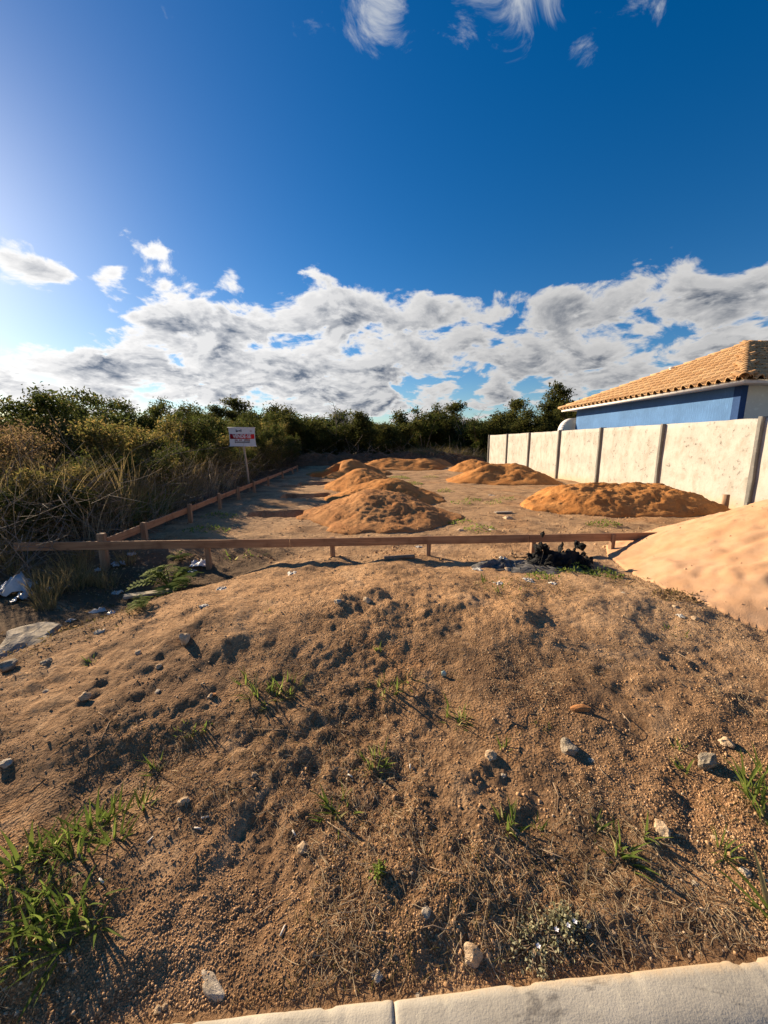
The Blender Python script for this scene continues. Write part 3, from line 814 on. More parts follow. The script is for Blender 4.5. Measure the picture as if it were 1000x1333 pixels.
# logo: dark mark with two humps, as far as it can be read
g = Geo()
for (a, b, c, d) in ((-0.185, -0.165, .76, .90), (-.160, -.130, .765, .845), (-.125, -.10, .80, .85), (-.09, -.065, .80, .85), (-.062, -.042, .79, .86), (-0.03, -0.008, .77, .91)):
    box(g, a, b, -0.0465, -0.0445, zz(c), zz(d))
g.make('logo', M['ink'], banner)
flat('small_mark', BW * .31, BW * .38, zz(.80), zz(.83), M['ink_red'], -0.0445, banner)
# two rows of number marks, too small to read
for row, (zc, mt) in enumerate(((0.325, 'ink_red'), (0.215, 'ink'))):
    g = Geo(); x = -0.235
    rr = random.Random(5 + row)
    while x < 0.25:
        w = rr.uniform(0.013, 0.022); hh = rr.uniform(0.045, 0.06)
        if rr.random() > 0.16: box(g, x, x + w, -0.0465, -0.0445, zz(zc - hh * .8), zz(zc + hh * .8))
        x += w + 0.017
    g.make('number_row', M[mt], banner)

# ---------------------------------------------------------------- heaps of dug soil
def crumb_geo(P_, s, rr):
    k = len(P_)
    base = np.array([[1, 0, 0], [-.5, .87, 0], [-.5, -.87, 0], [.3, .3, .8], [-.5, -.1, .75], [.3, -.5, .7]])
    V = base[None] * rr.uniform(.6, 1.25, (k, 6, 3))
    a = rr.uniform(0, 6.28, k); c_, s_ = np.cos(a)[:, None], np.sin(a)[:, None]
    V = np.stack([V[..., 0] * c_ - V[..., 1] * s_, V[..., 0] * s_ + V[..., 1] * c_, V[..., 2]], -1) * s[:, None, None] * .5
    V += (P_ - np.array([0, 0, 1]) * (s * .12)[:, None])[:, None]
    T = np.array([[0, 1, 3], [1, 4, 3], [1, 2, 4], [2, 5, 4], [2, 0, 5], [0, 3, 5], [3, 4, 5]])
    return V.reshape(-1, 3), (T[None] + (np.arange(k) * 6)[:, None, None]).reshape(-1, 3)
def heap(name, label, cat, cx, cy, rx, ry, H, mat, rot=0, seed=0, rough=0.10, n=90, sharp=1.0, ridge=0.0, group=None, smooth_noise=1.0, extra=None, clods=2600, clod_mat='heap_clod', blunt=0.10, warp=0.20):
    """a dumped heap: height field on its own grid, skirt buried in the ground"""
    t = np.linspace(-1.12, 1.12, n)
    U, Vv = np.meshgrid(t, t, indexing='ij')
    wx = fbm(U, Vv, 0.55, 3, seed) * warp; wy = fbm(U, Vv, 0.55, 3, seed + 7) * warp
    uu = U + wx; vv = Vv + wy
    core = np.maximum(np.abs(uu) - ridge, 0) / (1 - ridge) if ridge else uu
    r_ = np.sqrt(core ** 2 + vv ** 2)
    prof = np.clip(1 - r_, 0, 1) ** sharp
    prof = prof - blunt * np.exp(-(r_ / 0.16) ** 2)                       # blunt top
    x = U * rx; y = Vv * ry
    X = cx + x * math.cos(rot) - y * math.sin(rot); Y = cy + x * math.sin(rot) + y * math.cos(rot)
    soft = sstep(0.0, 0.25, prof)
    z = H * prof + soft * (fbm(X, Y, 0.5, 4, seed + 3, 0.5) * rough * 0.55 * smooth_noise + fbm(X, Y, 0.09, 3, seed + 13, 0.6) * rough * 0.24 * smooth_noise)
    if extra is not None: z = z + extra(X, Y, prof)
    z = z + hgt(X, Y) + np.where(prof <= 0.0, -0.05, 0.012)
    z = np.where((np.abs(U) > 1.09) | (np.abs(Vv) > 1.09), z - 0.08, z)
    id_ = np.arange(n * n).reshape(n, n)
    Q = np.stack([id_[:-1, :-1], id_[1:, :-1], id_[1:, 1:], id_[:-1, 1:]], -1).reshape(-1, 4)
    keep = (prof.reshape(-1)[Q] > -0.2).any(1) & ((r_.reshape(-1)[Q] < 1.10).any(1))
    z0 = hz(cx, cy)
    o = make(name, np.stack([X - cx, Y - cy, z - z0], -1).reshape(-1, 3), Q[keep], mat, None, True)
    o.location = (cx, cy, z0)
    if clods:
        pool = np.stack([X - cx, Y - cy, z - z0], -1)[(prof > 0.03)]
        r2 = np.random.default_rng(seed + 500); c = len(pool)
        kk = int(clods); P_ = pool[r2.integers(0, c, kk)] + r2.normal(size=(kk, 3)) * np.array([rx / n, ry / n, 0])
        V_, T_ = crumb_geo(P_, 0.008 + 0.035 * r2.random(kk) ** 4, r2)
        cl = make('clods', V_, [T_], M[clod_mat], o); cl['kind'] = 'stuff'
    return tag(o, label, cat, group)
heap('soil_heap', 'reddish brown soil heap beside the first open footing pit', 'soil heap', 0.35, 8.75, 1.75, 1.95, 0.62, M['heap_red'], 0.2, 2, 0.10, 130)
heap('soil_heap', 'orange soil heap joined behind the one by the first footing pit', 'soil heap', 0.75, 11.3, 1.75, 2.0, 0.68, M['heap'], 0, 14, 0.11, 100)
heap('soil_heap', 'middle orange soil heap of the row beside the pits', 'soil heap', 0.1, 14.6, 1.6, 2.1, 0.72, M['heap'], 0, 25, 0.11, 80)
heap('soil_heap', 'last orange soil heap of the row, at the end of the low rail', 'soil heap', -0.6, 20.2, 2.1, 2.6, 0.92, M['heap'], 0, 36, 0.12, 70)
heap('soil_heap', 'low wide soil heap at the back of the lot before the trees', 'soil heap', 2.6, 25.5, 3.0, 1.8, 0.70, M['heap'], 0, 47, 0.12, 60, ridge=0.4)
heap('soil_heap', 'small pointed brown soil heap at the back beside the dark berm', 'soil heap', 5.1, 27.5, 1.8, 1.6, 0.72, M['heap_red'], 0, 58, 0.10, 50)
heap('soil_heap', 'pointed orange soil heap near the far end of the white wall', 'soil heap', 6.7, 22.5, 1.5, 1.7, 0.80, M['heap'], 0, 69, 0.10, 60)
heap('soil_heap', 'broad orange soil heap against the middle of the white wall', 'soil heap', 6.1, 16.4, 2.5, 1.9, 0.80, M['heap'], -0.2, 70, 0.12, 90, ridge=0.25)
heap('soil_heap', 'long crumbling orange soil heap in front of the white wall, beside the stake', 'soil heap', 6.45, 9.35, 2.3, 1.45, 0.66, M['heap'], -0.12, 81, 0.12, 140, 0.85, ridge=0.42)
heap('berm', 'long dark berm of soil and rotten brush at the foot of the trees', 'berm', 1.0, 30.5, 9.0, 1.8, 0.95, M['heap_dark'], 0, 92, 0.35, 110, ridge=0.75)
def feet(X, Y, prof):
    z = 0 * X
    for (cx, cy, r_, a) in ((3.85, 3.05, 0.11, .02), (4.05, 2.75, .11, .02), (3.72, 3.35, .10, .018)):
        q = ((X - cx) ** 2 + (Y - cy) ** 2) / r_ ** 2
        z = z + a * (-np.exp(-q) + 0.55 * np.exp(-(np.sqrt(q) - 1.35) ** 2 * 7))
    # runnels down the slope
    ang = np.arctan2(Y - 3.75, X - 6.0)
    z = z + 0.012 * fbm(ang * 2.2, ang * 0 + 0.3, 0.13, 3, 8) * (0.4 + 1.2 * sstep(0.0, 0.2, vnoise(X * 1.3, Y * 1.3, 4))) * sstep(0.05, 0.3, prof) * sstep(0.95, 0.6, prof)
    return z
heap('sand_pile', 'large smooth pile of pale orange building sand by the end of the front rail', 'sand pile', 6.0, 3.75, 2.85, 2.85, 1.45, M['sand'], 0, 103, 0.03, 200, 1.12, smooth_noise=0.10, extra=feet, clods=900, clod_mat='sand', blunt=0.03, warp=0.07)

# ================================================================ vegetation
def grow(seed, height, stems=3, spread=0.5, limbs=6, twigs=4, r0=0.05, lean=0.25, first=0.25, wander=0.12):
    """skeleton of a tree or shrub: tubes for the wood and a list of leafy points (position, outward)"""
    rr = np.random.default_rng(seed)
    wood = Geo(); tips = []
    def path(p, d, L, k, up):
        pts = [p]; d = d / np.linalg.norm(d)
        for i in range(k):
            d = d + rr.normal(size=3) * wander; d[2] += up / k; d = d / np.linalg.norm(d)
            pts.append(pts[-1] + d * L / k)
        return np.array(pts), d
    for s in range(stems):
        a = rr.uniform(0, 2 * math.pi)
        tilt = lean * rr.uniform(0.3, 1.0) if stems > 1 else lean * 0.3
        d = np.array([math.sin(tilt) * math.cos(a), math.sin(tilt) * math.sin(a), math.cos(tilt)])
        L = height * rr.uniform(0.78, 1.0) if s else height
        base = np.array([math.cos(a), math.sin(a), 0]) * 0.06 * (stems > 1) + np.array([0, 0, -0.12])
        pts, _ = path(base, d, L * 0.9, 7, 0.25)
        rad = r0 * np.linspace(1, 0.22, len(pts)) * rr.uniform(0.8, 1.1)
        tube(wood, pts, rad, 6)
        nl = limbs
        for j in range(nl):
            t = first + (1 - first) * (j + rr.random()) / nl
            f = t * (len(pts) - 1); i = min(int(f), len(pts) - 2); q = pts[i] + (pts[i + 1] - pts[i]) * (f - i)
            b = rr.uniform(0, 2 * math.pi); el = rr.uniform(0.15, 0.85)
            dd = np.array([math.cos(b) * math.cos(el), math.sin(b) * math.cos(el), math.sin(el)])
            LL = height * spread * rr.uniform(0.5, 1.0) * (1.15 - 0.65 * t)
            lp, _ = path(q, dd, LL, 4, 0.35)
            tube(wood, lp, r0 * 0.42 * (1.1 - 0.6 * t) * np.linspace(1, 0.25, len(lp)), 4)
            for m_ in range(twigs):
                f = rr.uniform(0.25, 1.0) * 4; i = min(int(f), 3); q2 = lp[i] + (lp[i + 1] - lp[i]) * (f - i)
                td = rr.normal(size=3); td[2] = abs(td[2]) * 0.7 + 0.1
                tp, _ = path(q2, td, LL * rr.uniform(0.25, 0.5), 3, 0.2)
                tube(wood, tp, r0 * 0.13 * np.linspace(1, 0.35, len(tp)), 3)
                for f2 in (0.35, 0.6, 0.85, 1.0):
                    i2 = min(int(f2 * 3), 2); tips.append(tp[i2] + (tp[i2 + 1] - tp[i2]) * (f2 * 3 - i2))
            tips.append(lp[-1]); tips.append(lp[-2])
        tips.append(pts[-1]); tips.append(pts[-2])
    return wood, np.array(tips)
def leafage(tips, n, size, scatter, seed, aspect=0.42, up=0.3, sizevar=0.35):
    rr = np.random.default_rng(seed)
    w = rr.random(len(tips)) ** 1.6 + 0.08                                    # some twigs are full, some nearly bare
    i = rr.choice(len(tips), n, p=w / w.sum())
    pos = tips[i] + rr.normal(size=(n, 3)) * scatter * np.array([1, 1, 0.75])
    pos[:, 2] = np.maximum(pos[:, 2], 0.03)
    return leaves(pos, size * (1 + sizevar * rr.normal(size=n)).clip(0.4, 2), aspect, up, rr)
def plant_proto(name, seed, height, lmat, wmat, nleaf, lsize, scatter, wood_name='stems', leaf_name='foliage', **kw):
    wood, tips = grow(seed, height, **kw)
    mw = wood.data(wood_name, wmat, True)
    if nleaf:
        V, T = leafage(tips, nleaf, lsize, scatter, seed + 100)
        ml = mesh_data(leaf_name, V, [T], lmat)
    else: ml = None
    return (name, wood_name, mw, leaf_name, ml)
def plant(proto, label, cat, group, x, y, s=1.0, rz=None, sz=None, z=None):
    name, wn, mw, ln, ml = proto
    t = thing(name, label, cat, (x, y, hz(x, y) - 0.02 if z is None else z), random.uniform(0, 6.28) if rz is None else rz, group)
    t.scale = (s, s, s if sz is None else sz)
    link(wn, mw, t)
    if ml: link(ln, ml, t)
    return t

# --- trees closing the back of the lot
back_protos = []
for k, (h, st, sp, nl) in enumerate(((5.0, 2, 0.36, 6200), (4.6, 3, 0.34, 6400), (5.6, 1, 0.34, 5200), (4.4, 3, 0.40, 6800), (5.2, 2, 0.33, 5600))):
    back_protos.append(plant_proto('tree', 200 + k * 13, h, M['leaf_tree'] if k % 2 == 0 else M['leaf_a'], M['bark'], nl, 0.17, 0.24, 'trunk', 'crown',
                                   stems=st, spread=sp, limbs=12, twigs=6, r0=0.085, lean=0.28, first=0.12))
bt = np.random.default_rng(31)
spots = []
for row, (y0, step, h0) in enumerate(((33.0, 1.25, 0.82), (36.5, 1.4, 0.96), (41.0, 1.6, 1.12))):
    x = -13.0 - row
    while x < 27 + row * 4:
        spots.append((x + bt.uniform(-.5, .5), y0 + bt.uniform(-1.2, 1.2), h0 * bt.uniform(0.78, 1.12), row)); x += step * bt.uniform(0.8, 1.2)
for i, (x, y, s, row) in enumerate(spots):
    if row == 0 and 3.0 < x < 9.5: s *= 0.62; y += 2.5
    dip = 1 - 0.10 * math.exp(-((x / y - 0.16) / 0.09) ** 2)
    kp = int(bt.integers(0, 5))
    form = ('dark twin stemmed', 'bushy olive', 'upright single stemmed dark', 'broad low branching olive', 'slim twin stemmed dark')[kp]
    plant(back_protos[kp], form + (' tree in the front row behind the soil heaps', ' tree in the middle row behind the lot', ' tree in the farthest row behind the lot')[row],
          'tree', form + (' trees, front row', ' trees, middle row', ' trees, farthest row')[row], x, y, s * dip * 1.2, None, s * dip * bt.uniform(0.85, 1.08))
# tall thin tree by the roof, airy one sticking out of the row, leafless ones
pt = plant_proto('tree', 411, 7.6, M['leaf_tree'], M['bark'], 2600, 0.20, 0.24, 'trunk', 'crown', stems=1, spread=0.30, limbs=9, twigs=6, r0=0.12, lean=0.3, first=0.62)
plant(pt, 'tall open crowned tree rising beyond the roof corner of the blue house', 'tree', None, 19.6, 33.0, 1.0, 1.0)
pt2 = plant_proto('tree', 431, 5.7, M['leaf_a'], M['bark'], 1300, 0.18, 0.20, 'trunk', 'crown', stems=2, spread=0.22, limbs=8, twigs=5, r0=0.06, lean=0.25, first=0.45)
plant(pt2, 'slender sparse tree standing taller than its neighbours behind the pointed heap', 'tree', None, 5.6, 35.0, 1.0, 0.4)
pb = plant_proto('bare_tree', 451, 5.9, None, M['greystem'], 0, 0, 0, 'branches', 'foliage', stems=3, spread=0.30, limbs=9, twigs=6, r0=0.05, lean=0.3, first=0.35)
for x, y, s in ((-2.0, 33.5, 1.02), (-1.0, 34.6, 0.98), (9.8, 36.0, 0.95)):
    plant(pb, 'leafless grey tree among the dark scrub trees behind the lot', 'tree', 'leafless trees behind the lot', x, y, s)

# --- shrubs of the brush along the left side
shr = []
for k, (h, st, sp, nl, ls, mt) in enumerate(((2.5, 5, 0.42, 8000, 0.075, 'leaf_a'), (2.8, 4, 0.40, 8200, 0.080, 'leaf_b'), (2.2, 6, 0.45, 8000, 0.065, 'leaf_b'), (3.0, 4, 0.36, 8600, 0.085, 'leaf_a'), (2.4, 5, 0.42, 6500, 0.06, 'leaf_dry'))):
    shr.append(plant_proto('shrub', 300 + 17 * k, h, M[mt], M['bark'], nl, ls, 0.13, 'stems', 'foliage', stems=st, spread=sp, limbs=8, twigs=5, r0=0.028, lean=0.45, first=0.12))
SLAB = ['dark green shrub in the brush along the left of the lot', 'olive green shrub in the brush along the left of the lot', 'bushy small leaved olive shrub in the brush along the lot', 'tall dark green shrub in the brush along the lot', 'withered brown shrub in the brush along the lot']
br = np.random.default_rng(77)
def shrub(k, x, y, s, sz=None, row=1):
    kind = ('dark green shrub', 'olive green shrub', 'small leaved olive shrub', 'tall dark green shrub', 'withered brown shrub')[k]
    if row == 0: where = 'in the front of the brush beside the low rail' if y < 14 else 'in the front of the brush beyond the sign'
    elif row == 1: where = 'in the middle of the brush between rail and sign' if y < 14 else 'in the middle of the brush beyond the sign'
    else: where = 'standing at the back of the brush behind lower shrubs'
    plant(shr[k], kind + ' ' + where, 'shrub', kind + 's ' + where, x, y, s, None, sz)
# back rows, tall
y = 7.0
while y < 32:
    shrub(int(br.choice([0, 3, 1, 3])), -9.4 - 0.06 * y + br.uniform(-.7, .7), y + 2.2, br.uniform(0.95, 1.15) * (1 + 0.010 * y), br.uniform(.9, 1.08) * (0.98 + 0.016 * y), 2)
    y += br.uniform(1.1, 1.6)
y = 6.5
while y < 32:
    shrub(int(br.choice([0, 1, 2, 4, 1, 4] if y < 13 else [0, 1, 2, 3, 1, 0])), -6.9 + br.uniform(-.5, .5), y + 1.0, br.uniform(0.8, 1.0), br.uniform(.78, .98) * (0.92 + 0.016 * y))
    y += br.uniform(1.0, 1.5)
# front row, lower; more withered near the street
y = 6.2
while y < 31:
    k = int(br.choice([4, 2, 0, 1, 2])) if y < 11 else int(br.choice([0, 1, 2, 0, 3]))
    shrub(k, -5.25 + br.uniform(-.3, .3), y, br.uniform(0.55, 0.75), br.uniform(0.45, 0.62) * (0.8 + 0.030 * y), 0)
    y += br.uniform(0.8, 1.15)
for x, y, s in ((-11.0, 7.5, 1.15), (-12.0, 9.5, 1.2), (-12.6, 11.0, 1.25), (-9.0, 6.0, 1.0), (-10.5, 5.5, 1.1), (-8.0, 4.9, 0.85), (-12.5, 6.5, 1.2)):
    shrub(int(br.choice([0, 1, 3])), x, y, s, None, 2)
pa = plant_proto('shrub', 612, 3.9, M['leaf_a'], M['bark'], 7000, 0.09, 0.15, 'stems', 'foliage', stems=3, spread=0.30, limbs=11, twigs=5, r0=0.045, lean=0.3, first=0.2)
plant(pa, 'tallest dense green shrub standing above the brush left of the sign', 'shrub', None, -6.5, 14.6, 0.88, 0.3)
pa2 = plant_proto('shrub', 633, 3.6, M['leaf_a'], M['bark'], 6500, 0.085, 0.15, 'stems', 'foliage', stems=4, spread=0.34, limbs=10, twigs=5, r0=0.04, lean=0.35, first=0.2)
plant(pa2, 'rounded dark shrub with a domed top high in the brush', 'shrub', None, -8.4, 11.9, 0.86, 1.3)

# --- weeds and tall grass in front of the shrubs
def weed_proto(seed, n, L0, L1, wid, rad, lean, droop, mat, name, seg=5):
    rr = np.random.default_rng(seed)
    a = rr.uniform(0, 2 * math.pi, n); q = rad * np.sqrt(rr.random(n))
    base = np.stack([np.cos(a) * q, np.sin(a) * q, np.full(n, -0.03)], 1)
    V, Q = ribbons(base, a + rr.normal(size=n) * 0.8, rr.uniform(L0, L1, n), wid * rr.uniform(0.6, 1.3, n), np.abs(rr.normal(size=n)) * lean, rr.uniform(0.3, 1.0, n) * droop, seg, 0.25, 0.9, rr)
    return mesh_data(name, V, [Q], mat)
W1 = weed_proto(1, 190, 0.6, 1.55, 0.012, 0.28, 0.30, 1.1, M['grass_dry'], 'dry_weed')
W2 = weed_proto(2, 230, 0.5, 1.25, 0.015, 0.30, 0.35, 1.5, M['grass'], 'grass_clump')
W3 = weed_proto(3, 150, 0.25, 0.55, 0.008, 0.18, 0.35, 1.2, M['grass_dry'], 'dry_grass_tuft')
W4 = weed_proto(4, 120, 0.6, 1.6, 0.008, 0.45, 0.55, 1.2, M['straw'], 'dry_stalks')
def scatter(me, name, label, cat, group, pts):
    for x, y, s, sz in pts:
        o = link(name, me); o.location = (x, y, hz(x, y)); o.rotation_euler = (0, 0, random.uniform(0, 6.28)); o.scale = (s, s, sz)
        tag(o, label, cat, group)
scatter(W1, 'dry_weed', 'tall clump of dry tan weeds at the edge of the brush', 'weed', 'dry weeds at the brush edge',
        [(-4.55 - br.uniform(0, 2.2) + 0.01 * yy, yy + br.uniform(-.3, .3), br.uniform(.8, 1.2), br.uniform(.75, 1.15)) for yy in np.arange(5.4, 16, 0.30)])
scatter(W4, 'dry_stalks', 'loose bundle of thin dead stalks leaning in the brush', 'dead stalks', 'dead stalks in the brush',
        [(-4.25 - br.uniform(0, 1.8), yy + br.uniform(-.3, .3), br.uniform(.8, 1.1), br.uniform(.6, 1.0)) for yy in np.arange(4.9, 14, 0.3)])
scatter(W2, 'grass_clump', 'clump of long green grass arching out of the brush', 'grass clump', 'green grass clumps in the brush',
        [(-4.55, 7.7, 1.0, 0.85), (-4.5, 8.5, 1.0, .8), (-5.4, 8.2, 1.1, 1.15), (-5.9, 9.4, 1.0, 1.2), (-6.6, 8.0, 1.0, 1.35), (-7.2, 7.6, 1.1, 1.5), (-7.6, 6.6, 1.1, 1.4), (-4.9, 11.0, .8, .7), (-4.8, 13.0, .8, .7)])
scatter(W3, 'dry_grass_tuft', 'short tuft of dry grass in the hollow below the rail', 'grass tuft', 'dry tufts in the hollow',
        [tuple(on_ground(px, py))[:2] + (s, s) for px, py, s in ((62, 778, .8), (75, 770, .7), (100, 765, .8), (118, 760, .7), (140, 764, .6), (48, 760, .7), (60, 792, .5), (24, 742, .8), (95, 745, .9), (165, 735, .6), (20, 726, 1.0), (110, 728, .7))])
# golden grass on the bank in front of the far trees
scatter(W1, 'dry_weed', 'clump of golden dry grass on the bank below the far trees', 'weed', 'golden grass on the far bank',
        [(br.uniform(3.2, 9.6), br.uniform(30.5, 33.5), br.uniform(1.1, 1.7), br.uniform(0.7, 1.15)) for _ in range(58)])
scatter(W2, 'grass_clump', 'clump of green grass on the bank below the far trees', 'grass clump', 'green grass on the far bank',
        [(br.uniform(3.0, 10.5), br.uniform(31.0, 34.5), br.uniform(1.0, 1.5), br.uniform(0.7, 1.2)) for _ in range(26)])
# dead tangle under the brush: nobody could count it
def tangle(name, n, xr, yr, zr, seed, mat, Lr=(0.3, 1.1), rad=0.004, label=None):
    rr = np.random.default_rng(seed); G = Geo()
    for _ in range(n):
        x, y_ = rr.uniform(*xr), rr.uniform(*yr); z0 = hz(x, y_) + rr.random() ** 1.6 * zr
        d = rr.normal(size=3); d[2] = d[2] * 0.6 + 0.15; d /= np.linalg.norm(d)
        L = rr.uniform(*Lr); bend = rr.normal(size=3) * 0.25
        t = np.linspace(0, 1, 4)[:, None]
        p = np.array([x, y_, z0]) + d * L * t + bend * L * t ** 2
        tube(G, p, rad * rr.uniform(0.6, 1.6) * np.linspace(1, 0.5, 4), 3)
    o = G.make(name, mat); return tag(o, label, None, None, 'stuff')
tangle('dead_brush', 1900, (-6.2, -3.9), (4.6, 15.0), 0.95, 5, M['greystem'], label='tangle of dead grey stems under the brush')
tangle('dead_brush', 900, (-6.6, -4.3), (14.5, 30.0), 1.0, 6, M['bark'], (0.5, 1.6), 0.006, 'tangle of dark dead stems under the far brush')
tangle('berm_debris', 500, (-6.0, 9.5), (29.2, 31.6), 1.1, 9, M['greystem'], (0.5, 1.6), 0.011, 'dead branches thrown on the dark berm')
# long bare shoots arching out of the brush
for px, (x, y_, h, ax, ay, bend, sd_) in enumerate(((-7.4, 7.4, 2.7, -.25, .1, 0.9, 1), (-7.0, 7.2, 2.5, .3, .2, 0.7, 2), (-6.6, 9.2, 2.6, 0.55, 0.2, 0.5, 4), (-6.9, 9.6, 2.5, 0.9, 0.3, 0.8, 5), (-6.3, 13.2, 3.4, .15, 0, .3, 6), (-7.4, 11.0, 3.3, .1, .1, .4, 7), (-5.7, 7.6, 1.9, .5, -.2, .7, 8), (-6.9, 8.4, 3.0, -0.2, 0.1, .3, 9))):
    rr = np.random.default_rng(sd_ + 900)
    t = np.linspace(0, 1, 10)[:, None]
    p = np.array([0, 0, 0]) + np.array([ax, ay, 1.0]) * h * t + np.array([ax, ay, -bend]) * h * 0.5 * t ** 2.2 + np.cumsum(rr.normal(size=(10, 3)), 0) * 0.012
    th = thing('bare_shoot', 'long leafless shoot arching above the brush', 'branch', (x, y_, hz(x, y_)), 0, 'bare shoots above the brush')
    G = Geo(); tube(G, p, np.linspace(0.014, 0.004, 10), 5); G.make('stem', M['greystem'], th)
    G = Geo()
    for j in range(7):
        i = 4 + j % 5; b = p[i]; d = rr.normal(size=3) * 0.6 + np.array([ax, ay, 0.5]); L = rr.uniform(.15, .45)
        tube(G, [b, b + d * L * 0.5, b + d * L + np.array([0, 0, -.03])], [0.004, 0.003, 0.002], 3)
    G.make('twigs', M['greystem'], th)

# --- leafy seedling in front of the rail: feathery fronds
def frond_plant(seed, n, L, name, label, x, y_, s):
    rr = np.random.default_rng(seed)
    t = thing(name, label, 'plant', (x, y_, hz(x, y_)), 0); t.scale = (s, s, s)
    G = Geo(); LV = Geo()
    for k in range(n):
        a = rr.uniform(0, 6.28); el = rr.uniform(0.5, 1.35); LL = L * rr.uniform(0.6, 1.1)
        tt = np.linspace(0, 1, 9)
        hx = np.cos(el) * LL * tt; hz_ = np.sin(el) * LL * tt - 0.55 * LL * tt ** 2.2
        p = np.stack([hx * math.cos(a), hx * math.sin(a), hz_ + 0.02], 1)
        tube(G, p, np.linspace(0.004, 0.0015, 9), 4)
        m_ = 18
        f = np.linspace(0.25, 1.0, m_) * 8; i = np.minimum(f.astype(int), 7)
        q = p[i] + (p[i + 1] - p[i]) * (f - i)[:, None]
        side = np.where(np.arange(m_) % 2, 1, -1)
        lat = np.stack([-np.sin(a) * side, np.cos(a) * side, np.full(m_, 0.08)], 1)
        fw_ = np.array([math.cos(a), math.sin(a), -0.2])
        ln = LL * 0.24 * np.sin(np.linspace(0.35, 2.9, m_))[:, None] + 0.015
        d = lat + 0.25 * fw_; d /= np.linalg.norm(d, axis=1)[:, None]
        e = np.broadcast_to(fw_, d.shape) * 0.010 * (LL / 0.3)
        V = np.stack([q, q + d * ln * .5 + e, q + d * ln, q + d * ln * .5 - e], 1).reshape(-1, 3)
        kk = np.arange(m_)[:, None] * 4
        LV.add(V, None, np.concatenate([kk + np.array([[0, 1, 2]]), kk + np.array([[0, 2, 3]])], 0))
    G.make('stems', M['leaf_c'], t); LV.make('leaflets', M['leaf_c'], t)
    return t
p = on_ground(222, 768); frond_plant(4, 22, 0.46, 'seedling', 'bright green feathery seedling in front of the rail by the hollow', p.x, p.y, 1.15)
p = on_ground(185, 792); frond_plant(5, 18, 0.24, 'seedling', 'low dark leafy sprig beside the bright seedling', p.x, p.y, 0.8)
p = on_ground(232, 728); frond_plant(6, 14, 0.26, 'seedling', 'small shaded leafy sprig behind the front rail', p.x, p.y, 0.9)

# --- grass tufts on the bare dirt
def tuft_mesh(seed, n, L0, L1, wid, rad, lean, droop, mat='grass'):
    return weed_proto(seed, n, L0, L1, wid, rad, lean, droop, M[mat], 'grass_tuft', 5)
TUFT = [tuft_mesh(21, 22, .05, .125, .010, .022, .95, .8), tuft_mesh(22, 34, .045, .11, .0085, .04, .95, .7), tuft_mesh(23, 15, .06, .14, .011, .02, .9, .9), tuft_mesh(24, 26, .09, .22, .0155, .05, 1.0, .8), tuft_mesh(25, 46, .025, .065, .008, .06, 1.0, .7)]
tufts = [(330, 900, 0, 1.2), (348, 908, 1, 1.3), (374, 893, 1, 1.1), (322, 888, 2, .9), (360, 902, 0, 1.1), (500, 896, 1, 1.0), (531, 885, 0, .95), (515, 900, 2, .8), (592, 932, 1, 1.1), (603, 936, 0, .8), (490, 990, 1, .95), (484, 996, 0, .8),
         (437, 1060, 2, 1.1), (445, 1050, 0, 1.0), (666, 1080, 2, .9), (657, 1070, 0, .8), (700, 1080, 2, .5), (810, 1115, 0, 1.05), (806, 1105, 2, .9), (775, 1077, 2, .6), (838, 1085, 2, .8), (258, 940, 4, 1.0), (243, 946, 4, .8), (345, 792, 4, 1.3), (492, 845, 2, .6), (882, 820, 4, 1.2), (640, 762, 4, 2.2), (660, 768, 4, 1.8), (312, 722, 4, 2.6), (330, 720, 4, 2.0), (655, 975, 2, .6), (705, 940, 4, .6), (885, 975, 2, .5), (205, 1000, 2, .8), (120, 862, 2, .7), (890, 1000, 2, .7)]
for px_, py_, k, s in tufts:
    q = on_ground(px_, py_)
    o = link('grass_tuft', TUFT[k]); o.location = q; o.rotation_euler = (0, 0, random.uniform(0, 6.28)); s *= 1.35; o.scale = (s, s, s)
    if k == 4: tag(o, 'low patch of tiny green weeds on the bare dirt', 'weeds', 'tiny weed patches on the dirt')
    else:
        wh = 'just above the felted herb and kerb' if py_ > 1040 and px_ > 600 else 'on the bare crown of the rise' if py_ < 950 and px_ > 400 else 'on dirt beside the broad bladed grass' if px_ < 420 else 'in the middle of the bare slope'
        tag(o, 'small tuft of green grass ' + wh, 'grass tuft', 'grass tufts ' + wh)
for px_, py_, s in ((150, 1062, .75), (122, 1080, .9), (88, 1092, .9), (60, 1110, 0.9), (30, 1125, .9), (100, 1120, .8), (10, 1150, .9), (55, 1160, .8), (95, 1175, .9), (60, 1200, .9), (25, 1195, .9), (120, 1200, .75), (85, 1225, .8), (30, 1240, .8), (185, 1050, .6), (150, 1095, .7)):
    q = on_ground(px_, py_); o = link('broadleaf_grass', TUFT[3]); o.location = q; o.rotation_euler = (0, 0, random.uniform(0, 6.28)); o.scale = (s * 1.12, s * 1.12, s * .78)
    tag(o, 'broad bladed green grass in the thick patch by the kerb end', 'grass tuft', 'broad grass on the left bank')
for px_, py_, s in ((985, 1040, .9), (998, 1060, 1.0), (975, 1020, .8), (940, 1108, .55), (998, 1010, .8)):
    q = on_ground(px_, py_); o = link('broadleaf_grass', TUFT[3]); o.location = q; o.rotation_euler = (0, 0, random.uniform(0, 6.28)); o.scale = (s * 1.05, s * 1.05, s * .9)
    tag(o, 'bright bladed grass among straw below the sand pile', 'grass tuft', 'bladed grass below the sand pile')
